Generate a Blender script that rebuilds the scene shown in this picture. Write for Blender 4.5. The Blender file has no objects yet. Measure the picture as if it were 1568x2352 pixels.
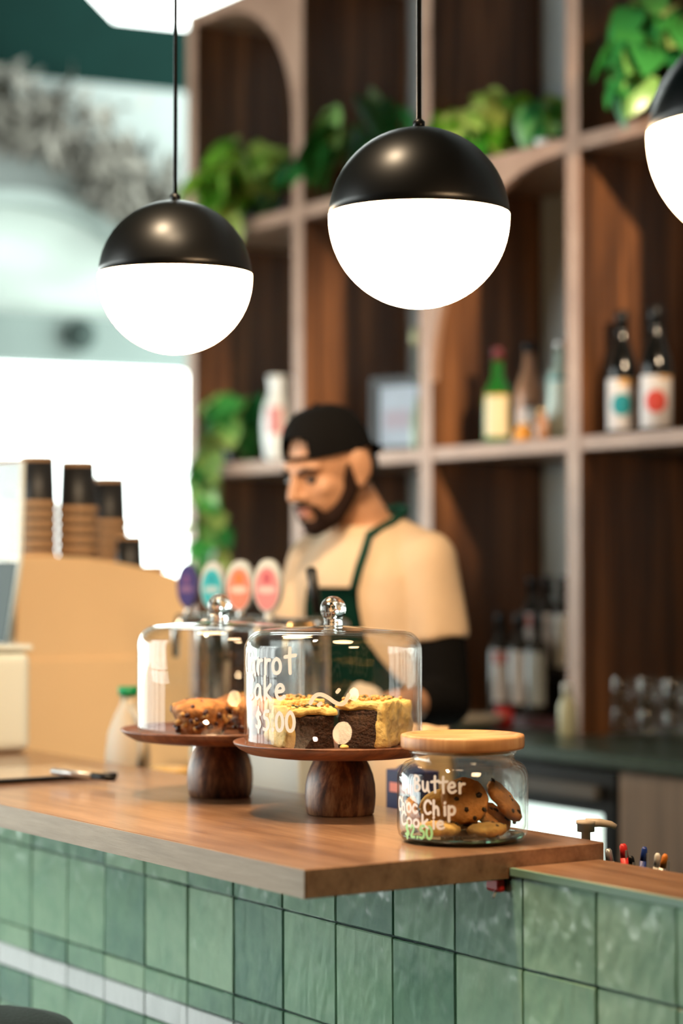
import bpy, bmesh, math, random
from mathutils import Vector, Matrix, Euler, noise
random.seed(7)
PI = math.pi
C = bpy.context.scene.collection
sc = bpy.context.scene

# ------------------------------------------------------------------ camera
F, CX, CY, CAMH = 5000.0, 784.0, 1176.0, 1.395        # pixels of the 1568x2352 frame, metres
A = math.atan(3314.0 / F); P = math.atan(124.0 / F)
FW = Vector((-math.cos(A), math.sin(A), 0)); RT = Vector((math.sin(A), math.cos(A), 0)); UP = Vector((0, 0, 1))
CF = FW * math.cos(P) + UP * math.sin(P); CU = UP * math.cos(P) - FW * math.sin(P)
CAM = Vector((0, 0, CAMH))
VR = math.atan2(RT.y, RT.x)                            # turn that puts local x to camera right, local y to depth
cam = bpy.data.cameras.new('camera'); co = bpy.data.objects.new('camera', cam); C.objects.link(co)
co.matrix_world = Matrix(((RT.x, CU.x, -CF.x, CAM.x), (RT.y, CU.y, -CF.y, CAM.y), (RT.z, CU.z, -CF.z, CAM.z), (0, 0, 0, 1)))
cam.sensor_fit = 'VERTICAL'; cam.sensor_height = 36.0; cam.sensor_width = 24.0
cam.lens = F / 2352.0 * 36.0
cam.dof.use_dof = True; cam.dof.focus_distance = 3.03; cam.dof.aperture_fstop = 1.95
cam.clip_end = 200
sc.camera = co

# ------------------------------------------------------------------ world, light, exposure
w = bpy.data.worlds.new('overcast_sky'); sc.world = w; w.use_nodes = True
bg = w.node_tree.nodes['Background']; bg.inputs[0].default_value = (0.93, 1.0, 0.97, 1); bg.inputs[1].default_value = 7.5
LAMP_STRENGTH = 40.0
vs = sc.view_settings
vs.view_transform = 'Standard'; vs.look = 'None'; vs.exposure = 0.14; vs.gamma = 1.0; vs.use_curve_mapping = False
cy = sc.cycles
cy.use_denoising = True; cy.transparent_max_bounces = 32; cy.max_bounces = 7; cy.diffuse_bounces = 3; cy.glossy_bounces = 4; cy.transmission_bounces = 6
cy.use_adaptive_sampling = True; cy.adaptive_threshold = 0.025
cy.sample_clamp_indirect = 6.0; cy.caustics_refractive = False; cy.caustics_reflective = False

def ray(x, y): return CF + RT * ((x - CX) / F) + CU * ((CY - y) / F)
def onX(x, y, X): d = ray(x, y); return CAM + d * (X / d.x)
def onY(x, y, Y): d = ray(x, y); return CAM + d * (Y / d.y)
def onZ(x, y, z): d = ray(x, y); return CAM + d * ((z - CAMH) / d.z)
def atD(x, y, t): return CAM + ray(x, y) * t
def off(p, lx, ly, lz=0.0): return Vector((p[0], p[1], p[2])) + RT * lx + FW * ly + UP * lz

# ------------------------------------------------------------------ materials
MATS = {}
def nodes(name):
    m = bpy.data.materials.new(name); m.use_nodes = True
    nt = m.node_tree; b = nt.nodes['Principled BSDF']; MATS[name] = m
    return m, nt, b
def link(nt, a, b): nt.links.new(a, b)
def texco(nt, kind='Object', scale=(1, 1, 1), rot=(0, 0, 0)):
    t = nt.nodes.new('ShaderNodeTexCoord'); mp = nt.nodes.new('ShaderNodeMapping')
    mp.inputs['Scale'].default_value = scale; mp.inputs['Rotation'].default_value = rot
    link(nt, t.outputs[kind], mp.inputs['Vector']); return mp.outputs[0]
def ramp(nt, fac, stops):
    r = nt.nodes.new('ShaderNodeValToRGB'); e = r.color_ramp.elements
    while len(e) < len(stops): e.new(0.5)
    for i, (p, c) in enumerate(stops): e[i].position = p; e[i].color = (*c, 1)
    link(nt, fac, r.inputs[0]); return r.outputs[0]
def tex_noise(nt, vec, scale, detail=4, rough=0.55, dist=0.0):
    n = nt.nodes.new('ShaderNodeTexNoise'); n.inputs['Scale'].default_value = scale
    n.inputs['Detail'].default_value = detail; n.inputs['Roughness'].default_value = rough; n.inputs['Distortion'].default_value = dist
    link(nt, vec, n.inputs['Vector']); return n.outputs[0]
def bump(nt, b, h, strength, dist=0.01):
    n = nt.nodes.new('ShaderNodeBump'); n.inputs['Strength'].default_value = strength; n.inputs['Distance'].default_value = dist
    link(nt, h, n.inputs['Height']); link(nt, n.outputs[0], b.inputs['Normal'])
def plain(name, col, rough=0.5, metal=0.0, var=0.0, vs_=20.0, bmp=0.0, spec=0.5, sub=0.0, emit=None, es=0.0, trans=0.0, coat=0.0):
    m, nt, b = nodes(name)
    b.inputs['Roughness'].default_value = rough; b.inputs['Metallic'].default_value = metal
    b.inputs['Specular IOR Level'].default_value = spec; b.inputs['Transmission Weight'].default_value = trans
    b.inputs['Coat Weight'].default_value = coat; b.inputs['Coat Roughness'].default_value = 0.12
    if sub: b.inputs['Subsurface Weight'].default_value = sub; b.inputs['Subsurface Radius'].default_value = (0.012, 0.005, 0.003)
    if emit: b.inputs['Emission Color'].default_value = (*emit, 1); b.inputs['Emission Strength'].default_value = es
    if var or bmp:
        v = texco(nt); n = tex_noise(nt, v, vs_)
        if var:
            lo = tuple(c * (1 - var) for c in col); hi = tuple(min(1, c * (1 + var)) for c in col)
            link(nt, ramp(nt, n, [(0.3, lo), (0.7, hi)]), b.inputs['Base Color'])
        else: b.inputs['Base Color'].default_value = (*col, 1)
        if bmp: bump(nt, b, n, bmp)
    else: b.inputs['Base Color'].default_value = (*col, 1)
    return m
def wood(name, stops, scale, rough=0.35, warp=0.6, grain=14.0, bmp=0.06, coat=0.0, big=2.2, rnd=False):
    m, nt, b = nodes(name)
    v = texco(nt, 'Object', scale)
    if rnd:
        oi = nt.nodes.new('ShaderNodeObjectInfo'); ad = nt.nodes.new('ShaderNodeVectorMath'); ad.operation = 'ADD'
        mu = nt.nodes.new('ShaderNodeMath'); mu.operation = 'MULTIPLY'; mu.inputs[1].default_value = 37.0
        link(nt, oi.outputs['Random'], mu.inputs[0]); link(nt, v, ad.inputs[0]); link(nt, mu.outputs[0], ad.inputs[1]); v = ad.outputs[0]
    n1 = tex_noise(nt, v, big, 5, 0.6, warp); n2 = tex_noise(nt, v, grain, 6, 0.7, 0.3)
    mx = nt.nodes.new('ShaderNodeMath'); mx.operation = 'MULTIPLY_ADD'; mx.inputs[1].default_value = 0.35
    link(nt, n2, mx.inputs[0])
    sm = nt.nodes.new('ShaderNodeMath'); sm.operation = 'MULTIPLY'; sm.inputs[1].default_value = 0.65
    link(nt, n1, sm.inputs[0]); link(nt, sm.outputs[0], mx.inputs[2])
    link(nt, ramp(nt, mx.outputs[0], stops), b.inputs['Base Color'])
    b.inputs['Roughness'].default_value = rough; b.inputs['Coat Weight'].default_value = coat; b.inputs['Coat Roughness'].default_value = 0.15
    bump(nt, b, n2, bmp, 0.004)
    return m
M = {}
M['walnut'] = wood('walnut_worktop', [(0.32, (0.15, 0.07, 0.034)), (0.5, (0.28, 0.15, 0.08)), (0.68, (0.4, 0.235, 0.135))], (1.6, 14, 14), 0.36, 0.5, 9, 0.05, coat=0.7)
M['walnut_v'] = wood('walnut_shelving', [(0.36, (0.03, 0.011, 0.004)), (0.5, (0.125, 0.048, 0.016)), (0.66, (0.33, 0.135, 0.05))], (9, 9, 0.4), 0.42, 0.4, 7, 0.03)
M['daylit_front'] = wood('daylit_walnut_front', [(0.34, (0.32, 0.18, 0.12)), (0.5, (0.4, 0.235, 0.16)), (0.68, (0.48, 0.3, 0.21))], (2, 9, 2), 0.45, 0.3, 7, 0.02)  # paler than the uprights: daylight on the shelf fronts put into the colour
M['daylit_slab_edge'] = wood('daylit_slab_walnut', [(0.34, (0.25, 0.18, 0.115)), (0.5, (0.34, 0.255, 0.17)), (0.68, (0.44, 0.34, 0.235))], (1.2, 9, 16), 0.45, 0.3, 8, 0.08)  # window light on the front edge of the bar top put into the colour
M['cabinet_wood'] = wood('grey_brown_cabinet_wood', [(0.36, (0.13, 0.1, 0.08)), (0.5, (0.21, 0.165, 0.13)), (0.66, (0.3, 0.24, 0.19))], (9, 9, 0.4), 0.45, 0.4, 7, 0.03)
M['walnut_h'] = wood('walnut_shelf_board', [(0.34, (0.17, 0.09, 0.055)), (0.5, (0.25, 0.145, 0.092)), (0.68, (0.34, 0.21, 0.14))], (0.5, 9, 9), 0.42, 0.4, 7, 0.03)
M['acacia'] = wood('acacia', [(0.36, (0.03, 0.013, 0.008)), (0.46, (0.11, 0.04, 0.02)), (0.53, (0.24, 0.1, 0.045)), (0.64, (0.42, 0.22, 0.11))], (17, 17, 4.0), 0.4, 1.6, 9, 0.05, rnd=True, big=1.9)
M['acacia_flat'] = wood('acacia_plate', [(0.32, (0.05, 0.018, 0.01)), (0.5, (0.16, 0.06, 0.03)), (0.68, (0.3, 0.13, 0.06))], (3, 16, 16), 0.4, 0.9, 7, 0.05, rnd=True)
M['lidwood'] = wood('pale_acacia_lid', [(0.34, (0.3, 0.13, 0.05)), (0.5, (0.52, 0.27, 0.11)), (0.66, (0.7, 0.42, 0.2))], (3.0, 22, 0.6), 0.45, 0.5, 5, 0.03)
M['black'] = plain('black_metal', (0.003, 0.003, 0.003), 0.36, spec=0.35)
M['blackplastic'] = plain('black_plastic', (0.006, 0.006, 0.0065), 0.35, spec=0.25)
M['blackcloth'] = plain('black_fabric', (0.006, 0.0055, 0.0055), 0.95, spec=0.1, bmp=0.1, vs_=300)
M['grout'] = plain('grey_grout', (0.07, 0.095, 0.105), 0.9, var=0.15, vs_=60)
M['lamp'] = plain('opal_glass_lit', (0.9, 0.85, 0.8), 0.3, emit=(1.0, 0.66, 0.36), es=LAMP_STRENGTH)
M['cream'] = plain('cream_enamel', (0.86, 0.62, 0.37), 0.8, var=0.02, vs_=3, spec=0.0)
M['chrome'] = plain('brushed_steel', (0.62, 0.62, 0.6), 0.22, 1.0)
M['brass'] = plain('brass', (0.7, 0.45, 0.2), 0.25, 1.0)
M['kraft'] = plain('kraft_paper', (0.5, 0.3, 0.16), 0.8, var=0.1, vs_=40)
M['blackpaper'] = plain('black_paper', (0.018, 0.018, 0.02), 0.45)
M['skin'] = plain('skin', (0.52, 0.27, 0.15), 0.5, var=0.07, vs_=25, sub=0.15)
M['lips'] = plain('lip_skin', (0.42, 0.16, 0.12), 0.4)
M['hair'] = plain('dark_hair', (0.012, 0.009, 0.007), 0.7, bmp=0.5, vs_=250)
M['beard'] = plain('trimmed_beard', (0.022, 0.011, 0.008), 0.9, spec=0.1, bmp=0.5, vs_=300)
M['eye'] = plain('eye', (0.03, 0.02, 0.015), 0.2)
M['shirt'] = plain('oatmeal_cotton', (0.68, 0.5, 0.33), 0.85, var=0.05, vs_=12, bmp=0.15)
M['apron'] = plain('bottle_green_canvas', (0.004, 0.045, 0.03), 0.9, spec=0.15, bmp=0.1, vs_=200)
M['denim'] = plain('dark_trousers', (0.02, 0.022, 0.03), 0.85)
M['paint_white'] = plain('white_paint_pen', (0.95, 0.94, 0.92), 0.6)
M['paint_green'] = plain('green_paint_pen', (0.4, 0.85, 0.4), 0.6)
M['soil'] = plain('potting_soil', (0.03, 0.02, 0.013), 0.95, bmp=0.6, vs_=80)
M['pot_black'] = plain('black_glazed_pot', (0.01, 0.018, 0.018), 0.25)
M['pot_white'] = plain('white_pot', (0.75, 0.75, 0.72), 0.4)
M['pot_grey'] = plain('grey_green_pot', (0.3, 0.38, 0.35), 0.5)
M['ceramic'] = plain('white_ceramic', (0.8, 0.82, 0.8), 0.3)
M['redprint'] = plain('faded_red_print', (0.65, 0.25, 0.24), 0.5)
M['bench'] = plain('dark_green_stone', (0.035, 0.07, 0.062), 0.3, var=0.2, vs_=30)
M['wallgrey'] = plain('pale_grey_paint', (0.48, 0.53, 0.54), 0.85, var=0.03, vs_=4)
M['sage'] = plain('pale_sage_plaster', (0.125, 0.165, 0.15), 0.85, var=0.05, vs_=5)
M['palewall'] = plain('pale_plaster', (0.2, 0.235, 0.222), 0.85, var=0.08, vs_=2.5)
M['darkgreen'] = plain('dark_green_paint', (0.0016, 0.013, 0.0105), 0.9, var=0.1, vs_=4, spec=0.08)
M['frame'] = plain('grey_window_frame', (0.2, 0.25, 0.23), 0.5)
M['floor'] = plain('dark_floor', (0.05, 0.045, 0.04), 0.5, var=0.2, vs_=6)
M['white'] = plain('white_plastic', (0.8, 0.87, 0.84), 0.35)
M['leather'] = plain('black_leather', (0.005, 0.006, 0.0055), 0.45, spec=0.3, bmp=0.25, vs_=140)
M['rubber'] = plain('grey_rubber', (0.1, 0.1, 0.1), 0.7)
M['paper'] = plain('paper', (0.75, 0.74, 0.7), 0.7)
M['navy'] = plain('navy_card', (0.012, 0.018, 0.09), 0.5)
M['beige'] = plain('beige_card', (0.62, 0.42, 0.24), 0.7)
M['red'] = plain('red_plastic', (0.72, 0.03, 0.03), 0.35)
M['blue'] = plain('blue_plastic', (0.015, 0.05, 0.3), 0.3)
M['silver'] = plain('silver_plastic', (0.5, 0.5, 0.5), 0.3, 0.6)
M['orange'] = plain('orange_plastic', (0.8, 0.25, 0.03), 0.4)
M['green_cap'] = plain('green_cap', (0.0, 0.32, 0.12), 0.4)
M['cream_pl'] = plain('cream_plastic', (0.5, 0.42, 0.33), 0.4)
M['choc'] = plain('chocolate', (0.028, 0.012, 0.007), 0.4)
M['seed'] = plain('pumpkin_seed', (0.08, 0.085, 0.03), 0.5)
M['nut'] = plain('chopped_nut', (0.62, 0.34, 0.11), 0.6)
M['frost'] = plain('butter_frosting', (0.85, 0.6, 0.2), 0.55, var=0.12, vs_=60, bmp=0.5, sub=0.1)
M['crumb'] = plain('carrot_crumb', (0.06, 0.024, 0.012), 0.9, var=0.7, vs_=220, bmp=1.0)
M['muffin'] = plain('muffin_crumb', (0.48, 0.2, 0.06), 0.7, var=0.5, vs_=55, bmp=0.8)
M['fruit'] = plain('dark_fruit', (0.06, 0.02, 0.02), 0.3)
M['cookie_b'] = plain('brown_cookie', (0.58, 0.25, 0.07), 0.75, var=0.35, vs_=55, bmp=0.7)
M['cookie_l'] = plain('golden_cookie', (0.8, 0.46, 0.13), 0.75, var=0.3, vs_=45, bmp=0.7)
M['bluepic'] = plain('pale_print', (0.45, 0.52, 0.62), 0.4, var=0.12, vs_=14)
M['label_cream'] = plain('cream_label', (0.75, 0.66, 0.42), 0.6)
M['label_white'] = plain('white_label', (0.78, 0.74, 0.74), 0.6)
M['teal'] = plain('teal_print', (0.0, 0.3, 0.36), 0.6)
M['redlab'] = plain('red_print', (0.75, 0.07, 0.05), 0.6)
M['gold'] = plain('gold_print', (0.65, 0.34, 0.08), 0.5)
M['gl_black'] = plain('black_bottle_glass', (0.006, 0.006, 0.006), 0.12)
M['gl_green'] = plain('green_bottle_glass', (0.015, 0.13, 0.02), 0.1, coat=0.3)
M['gl_rose'] = plain('rose_bottle_glass', (0.62, 0.33, 0.2), 0.12, trans=0.35)
M['gl_mint'] = plain('mint_bottle_glass', (0.62, 0.8, 0.72), 0.15, trans=0.3)
M['gl_amber'] = plain('amber_glass', (0.85, 0.35, 0.02), 0.15, trans=0.2)
M['gl_dark'] = plain('dark_bottle_glass', (0.03, 0.028, 0.026), 0.15)
M['maroon'] = plain('maroon_foil', (0.12, 0.01, 0.015), 0.5)
M['b_navy'] = plain('navy_badge', (0.06, 0.055, 0.2), 0.3)
M['b_teal'] = plain('teal_badge', (0.05, 0.4, 0.5), 0.3)
M['b_red'] = plain('coral_badge', (0.62, 0.22, 0.17), 0.3)
M['b_pink'] = plain('pink_badge', (0.55, 0.22, 0.25), 0.3)
M['milk'] = plain('milky_plastic', (0.62, 0.53, 0.4), 0.5, sub=0.2)
M['fridge_reflection'] = plain('glowing_door_reflection', (0.8, 0.85, 0.85), 0.5, emit=(0.85, 1.0, 0.93), es=1.6)  # glow standing in for a bright reflection in the fridge door
M['dried'] = plain('dried_foliage', (0.16, 0.155, 0.13), 0.85, var=0.5, vs_=3)

# zellige glaze: a colour of its own for every tile
def tile_mat(name, stops, rough=0.22):
    m, nt, b = nodes(name)
    oi = nt.nodes.new('ShaderNodeObjectInfo'); t = nt.nodes.new('ShaderNodeTexCoord')
    ad = nt.nodes.new('ShaderNodeVectorMath'); ad.operation = 'ADD'
    mu = nt.nodes.new('ShaderNodeMath'); mu.operation = 'MULTIPLY'; mu.inputs[1].default_value = 91.0
    link(nt, oi.outputs['Random'], mu.inputs[0]); link(nt, t.outputs['Object'], ad.inputs[0]); link(nt, mu.outputs[0], ad.inputs[1])
    n1 = tex_noise(nt, ad.outputs[0], 14, 4, 0.6, 0.4)
    f = nt.nodes.new('ShaderNodeMath'); f.operation = 'MULTIPLY_ADD'; f.inputs[1].default_value = 0.55
    g = nt.nodes.new('ShaderNodeMath'); g.operation = 'MULTIPLY'; g.inputs[1].default_value = 0.45
    link(nt, oi.outputs['Random'], g.inputs[0]); link(nt, n1, f.inputs[0]); link(nt, g.outputs[0], f.inputs[2])
    link(nt, ramp(nt, f.outputs[0], stops), b.inputs['Base Color'])
    b.inputs['Roughness'].default_value = rough; b.inputs['Coat Weight'].default_value = 0.3; b.inputs['Coat Roughness'].default_value = 0.1
    mp = nt.nodes.new('ShaderNodeMapping'); mp.inputs['Scale'].default_value = (1.8, 1, 0.9); link(nt, ad.outputs[0], mp.inputs[0])
    n2 = tex_noise(nt, mp.outputs[0], 24, 1.5, 0.5, 0.1); bump(nt, b, n2, 0.6, 0.0065)
    return m
M['tile'] = tile_mat('sage_zellige', [(0.2, (0.125, 0.265, 0.19)), (0.5, (0.25, 0.435, 0.28)), (0.8, (0.4, 0.59, 0.38))])
M['tilewhite'] = tile_mat('white_zellige', [(0.2, (0.8, 0.83, 0.81)), (0.8, (0.9, 0.92, 0.9))])
# leaves: green differs from leaf to leaf
def leaf_mat(name, stops):
    m, nt, b = nodes(name)
    oi = nt.nodes.new('ShaderNodeObjectInfo')
    link(nt, ramp(nt, oi.outputs['Random'], stops), b.inputs['Base Color'])
    b.inputs['Roughness'].default_value = 0.28
    return m
M['leaf'] = leaf_mat('pothos_leaf', [(0.0, (0.04, 0.24, 0.02)), (0.4, (0.2, 0.52, 0.03)), (1.0, (0.7, 0.82, 0.25))])
M['leaf_d'] = leaf_mat('dark_leaf', [(0.0, (0.015, 0.15, 0.04)), (0.6, (0.06, 0.34, 0.07)), (1.0, (0.45, 0.62, 0.2))])
M['stem'] = plain('green_stem', (0.12, 0.2, 0.04), 0.6)
# thin clear glass: mirror by Fresnel over plain see-through
def thin(name, tint=(0.985, 0.99, 0.988), ior=1.5, gloss=1.0):
    m = bpy.data.materials.new(name); m.use_nodes = True; nt = m.node_tree
    for n in list(nt.nodes): nt.nodes.remove(n)
    o = nt.nodes.new('ShaderNodeOutputMaterial'); mx = nt.nodes.new('ShaderNodeMixShader')
    tr = nt.nodes.new('ShaderNodeBsdfTransparent'); tr.inputs[0].default_value = (*tint, 1)
    gl = nt.nodes.new('ShaderNodeBsdfGlossy'); gl.inputs['Roughness'].default_value = 0.01; gl.inputs[0].default_value = (gloss, gloss, gloss, 1)
    fr = nt.nodes.new('ShaderNodeFresnel'); ge_ = nt.nodes.new('ShaderNodeNewGeometry')
    mr = nt.nodes.new('ShaderNodeMapRange'); mr.inputs['To Min'].default_value = ior; mr.inputs['To Max'].default_value = 1.0 / ior   # same mirror on both sides of the sheet
    link(nt, ge_.outputs['Backfacing'], mr.inputs['Value']); link(nt, mr.outputs[0], fr.inputs[0])
    link(nt, fr.outputs[0], mx.inputs[0]); link(nt, tr.outputs[0], mx.inputs[1]); link(nt, gl.outputs[0], mx.inputs[2]); link(nt, mx.outputs[0], o.inputs[0])
    return m
M['glass'] = thin('clear_thin_glass', (0.985, 0.99, 0.988), 1.4); M['pane'] = thin('window_glass', (0.97, 0.985, 0.975), 1.25)
M['glass_jar'] = thin('jar_glass', (0.965, 0.985, 0.97), 1.52)
def solid_glass(name, col, rough=0.0):
    m = bpy.data.materials.new(name); m.use_nodes = True; nt = m.node_tree
    for n in list(nt.nodes): nt.nodes.remove(n)
    o = nt.nodes.new('ShaderNodeOutputMaterial'); g = nt.nodes.new('ShaderNodeBsdfGlass')
    g.inputs[0].default_value = (*col, 1); g.inputs['Roughness'].default_value = rough; g.inputs['IOR'].default_value = 1.48
    link(nt, g.outputs[0], o.inputs[0]); return m
M['glass_solid'] = solid_glass('solid_glass', (0.97, 0.98, 0.975))
def frosted(name, col):
    m = bpy.data.materials.new(name); m.use_nodes = True; nt = m.node_tree
    for n in list(nt.nodes): nt.nodes.remove(n)
    o = nt.nodes.new('ShaderNodeOutputMaterial'); mx = nt.nodes.new('ShaderNodeMixShader'); mx.inputs[0].default_value = 0.5
    d = nt.nodes.new('ShaderNodeBsdfDiffuse'); t = nt.nodes.new('ShaderNodeBsdfTranslucent')
    n = tex_noise(nt, texco(nt, 'Object', (1, 1, 3), (0.4, 0, 0)), 2.2, 3)
    c = ramp(nt, n, [(0.35, tuple(x * 0.82 for x in col)), (0.65, col)])
    link(nt, c, d.inputs[0]); link(nt, c, t.inputs[0])
    link(nt, d.outputs[0], mx.inputs[1]); link(nt, t.outputs[0], mx.inputs[2]); link(nt, mx.outputs[0], o.inputs[0]); return m
M['frosted'] = frosted('frosted_fanlight', (0.45, 0.5, 0.47))

# ------------------------------------------------------------------ mesh helpers
def obj(name, bm, m, parent=None, smooth=False, loc=None, rot=None):
    me = bpy.data.meshes.new(name); bm.normal_update(); bm.to_mesh(me); bm.free()
    if smooth:
        for p in me.polygons: p.use_smooth = True
    return mobj(name, me, m, parent, loc, rot)
def mobj(name, me, m, parent=None, loc=None, rot=None):
    if m is not None:
        me.materials.clear(); me.materials.append(M[m] if isinstance(m, str) else m)
    o = bpy.data.objects.new(name, me); C.objects.link(o)
    if parent is not None: o.parent = parent
    if loc is not None: o.location = loc
    if rot is not None: o.rotation_euler = rot
    return o
def inst(name, me, parent=None, loc=(0, 0, 0), rot=(0, 0, 0), scale=(1, 1, 1)):
    o = bpy.data.objects.new(name, me); C.objects.link(o); o.parent = parent
    o.location = loc; o.rotation_euler = rot; o.scale = scale; return o
def tag(o, label, cat, group=None):
    o['label'] = label; o['category'] = cat
    if group: o['group'] = group
    return o
def thing(name, label, cat, loc=(0, 0, 0), rotz=0.0, group=None):
    o = bpy.data.objects.new(name, None); C.objects.link(o); o.empty_display_size = 0.05
    o.location = loc; o.rotation_euler = (0, 0, rotz); return tag(o, label, cat, group)
def struct(o): o['kind'] = 'structure'; return o
def nb(): return bmesh.new()
def box(bm, x0, x1, y0, y1, z0, z1, bev=0.0, seg=2):
    r = bmesh.ops.create_cube(bm, size=1.0); vv = r['verts']
    bmesh.ops.scale(bm, vec=(abs(x1 - x0), abs(y1 - y0), abs(z1 - z0)), verts=vv)
    bmesh.ops.translate(bm, vec=((x0 + x1) / 2, (y0 + y1) / 2, (z0 + z1) / 2), verts=vv)
    if bev:
        es = list({e for v in vv for e in v.link_edges})
        bmesh.ops.bevel(bm, geom=es, offset=bev, segments=seg, affect='EDGES', profile=0.5)
    return bm
def lathe(bm, prof, seg=48, c=(0, 0, 0), caps=(True, True)):
    rings = []
    for r, z in prof:
        if r <= 1e-6: rings.append([bm.verts.new((c[0], c[1], c[2] + z))])
        else: rings.append([bm.verts.new((c[0] + r * math.cos(2 * PI * k / seg), c[1] + r * math.sin(2 * PI * k / seg), c[2] + z)) for k in range(seg)])
    for a, b in zip(rings[:-1], rings[1:]):
        if len(a) == 1 and len(b) == 1: continue
        for k in range(seg):
            k2 = (k + 1) % seg
            if len(a) == 1: bm.faces.new((a[0], b[k2], b[k]))
            elif len(b) == 1: bm.faces.new((a[k], a[k2], b[0]))
            else: bm.faces.new((a[k], a[k2], b[k2], b[k]))
    if caps[0] and len(rings[0]) > 1: bm.faces.new(list(reversed(rings[0])))
    if caps[1] and len(rings[-1]) > 1: bm.faces.new(rings[-1])
    bmesh.ops.recalc_face_normals(bm, faces=bm.faces[:])
    return bm
def tube(bm, pts, r, seg=8, caps=True):
    pts = [Vector(p) for p in pts]; n = len(pts); rs = r if isinstance(r, (list, tuple)) else [r] * n
    prev = None; rings = []
    for i, p in enumerate(pts):
        t = (pts[min(i + 1, n - 1)] - pts[max(i - 1, 0)]).normalized()
        if prev is None:
            a = Vector((0, 0, 1)) if abs(t.z) < 0.9 else Vector((1, 0, 0)); u = t.cross(a).normalized()
        else: u = (prev - t * prev.dot(t)).normalized()
        prev = u; v = t.cross(u)
        rings.append([bm.verts.new(p + (u * math.cos(2 * PI * k / seg) + v * math.sin(2 * PI * k / seg)) * rs[i]) for k in range(seg)])
    for a, b in zip(rings[:-1], rings[1:]):
        for k in range(seg): bm.faces.new((a[k], a[(k + 1) % seg], b[(k + 1) % seg], b[k]))
    if caps: bm.faces.new(list(reversed(rings[0]))); bm.faces.new(rings[-1])
    return bm
def blob(bm, c, r, rot=None, sub=3):
    m = Matrix.Translation(Vector(c))
    if rot: m = m @ Euler(rot).to_matrix().to_4x4()
    rr = r if isinstance(r, (tuple, list)) else (r, r, r)
    m = m @ Matrix.Diagonal((rr[0], rr[1], rr[2], 1))
    bmesh.ops.create_icosphere(bm, subdivisions=sub, radius=1.0, matrix=m); return bm
def limb(bm, p0, r0, p1, r1):
    p0, p1 = Vector(p0), Vector(p1); n = 6
    for i in range(n + 1):
        t = i / n; blob(bm, p0.lerp(p1, t), r0 + (r1 - r0) * t, sub=2)
    tube(bm, [p0, p1], [r0, r1], 16); return bm
def prism(bm, poly, axis, a0, a1):
    """poly of 2-D points swept along axis ('x','y','z') from a0 to a1"""
    def mk(p, a): return {'x': (a, p[0], p[1]), 'y': (p[0], a, p[1]), 'z': (p[0], p[1], a)}[axis]
    lo = [bm.verts.new(mk(p, a0)) for p in poly]; hi = [bm.verts.new(mk(p, a1)) for p in poly]; n = len(poly)
    bm.faces.new(lo); bm.faces.new(list(reversed(hi)))
    for i in range(n): bm.faces.new((lo[i], hi[i], hi[(i + 1) % n], lo[(i + 1) % n]))
    bmesh.ops.recalc_face_normals(bm, faces=bm.faces[:]); return bm
def remesh(bm, voxel, smooth=4, fac=0.5):
    me = bpy.data.meshes.new('t'); bm.to_mesh(me); bm.free()
    o = bpy.data.objects.new('t', me); C.objects.link(o)
    r = o.modifiers.new('r', 'REMESH'); r.mode = 'VOXEL'; r.voxel_size = voxel; r.use_smooth_shade = True
    if smooth: s = o.modifiers.new('s', 'SMOOTH'); s.factor = fac; s.iterations = smooth
    dg = bpy.context.evaluated_depsgraph_get(); m2 = bpy.data.meshes.new_from_object(o.evaluated_get(dg))
    bpy.data.objects.remove(o); bpy.data.meshes.remove(me)
    for p in m2.polygons: p.use_smooth = True
    return m2
def jitter(bm, amp, scale, seed=0.0):
    for v in bm.verts:
        n = noise.noise_vector(v.co * scale + Vector((seed, seed * 1.7, seed * 0.3))); v.co += n * amp
    return bm
def arc(cx, cz, r, a0, a1, n): return [(cx + r * math.cos(a0 + (a1 - a0) * i / n), cz + r * math.sin(a0 + (a1 - a0) * i / n)) for i in range(n + 1)]

# ================================================================== THE ROOM
WX = -4.4                                # street glazing ends here
YS, DS = 3.39, 0.376                     # shelf front and depth
struct(obj('floor', box(nb(), -10, 3.2, -2.4, 4.0, -0.1, 0.0), 'floor'))
ZCEIL = 4.7
struct(obj('ceiling', box(nb(), -9.2, 3.2, -2.4, 4.0, ZCEIL, ZCEIL + 0.1), 'darkgreen'))
struct(obj('wall_back', box(nb(), -6.0, 3.2, YS + DS + 0.004, YS + DS + 0.12, 0, ZCEIL), 'wallgrey'))
struct(obj('wall_right', box(nb(), 3.0, 3.2, -2.4, 4.0, 0, ZCEIL), 'darkgreen'))
# street front behind the photographer: glazed on the street side, solid towards the corner
wf = struct(obj('wall_front', box(nb(), -8.9, WX, -2.4, -2.25, 0, 0.45), 'darkgreen'))
obj('wall_panel', box(nb(), WX, 3.2, -2.4, -2.25, 0, ZCEIL), 'darkgreen', wf)
obj('lintel', box(nb(), -8.9, WX, -2.4, -2.25, 3.5, ZCEIL), 'darkgreen', wf)
for i in range(5):
    x = -8.8 + i * (WX + 8.8) / 4 - (0.1 if i == 4 else 0)
    obj('mullion', box(nb(), x, x + 0.1, -2.38, -2.27, 0.45, 3.5), 'frame', wf)
obj('transom', box(nb(), -8.9, WX, -2.36, -2.29, 2.55, 2.63), 'frame', wf)

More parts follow.
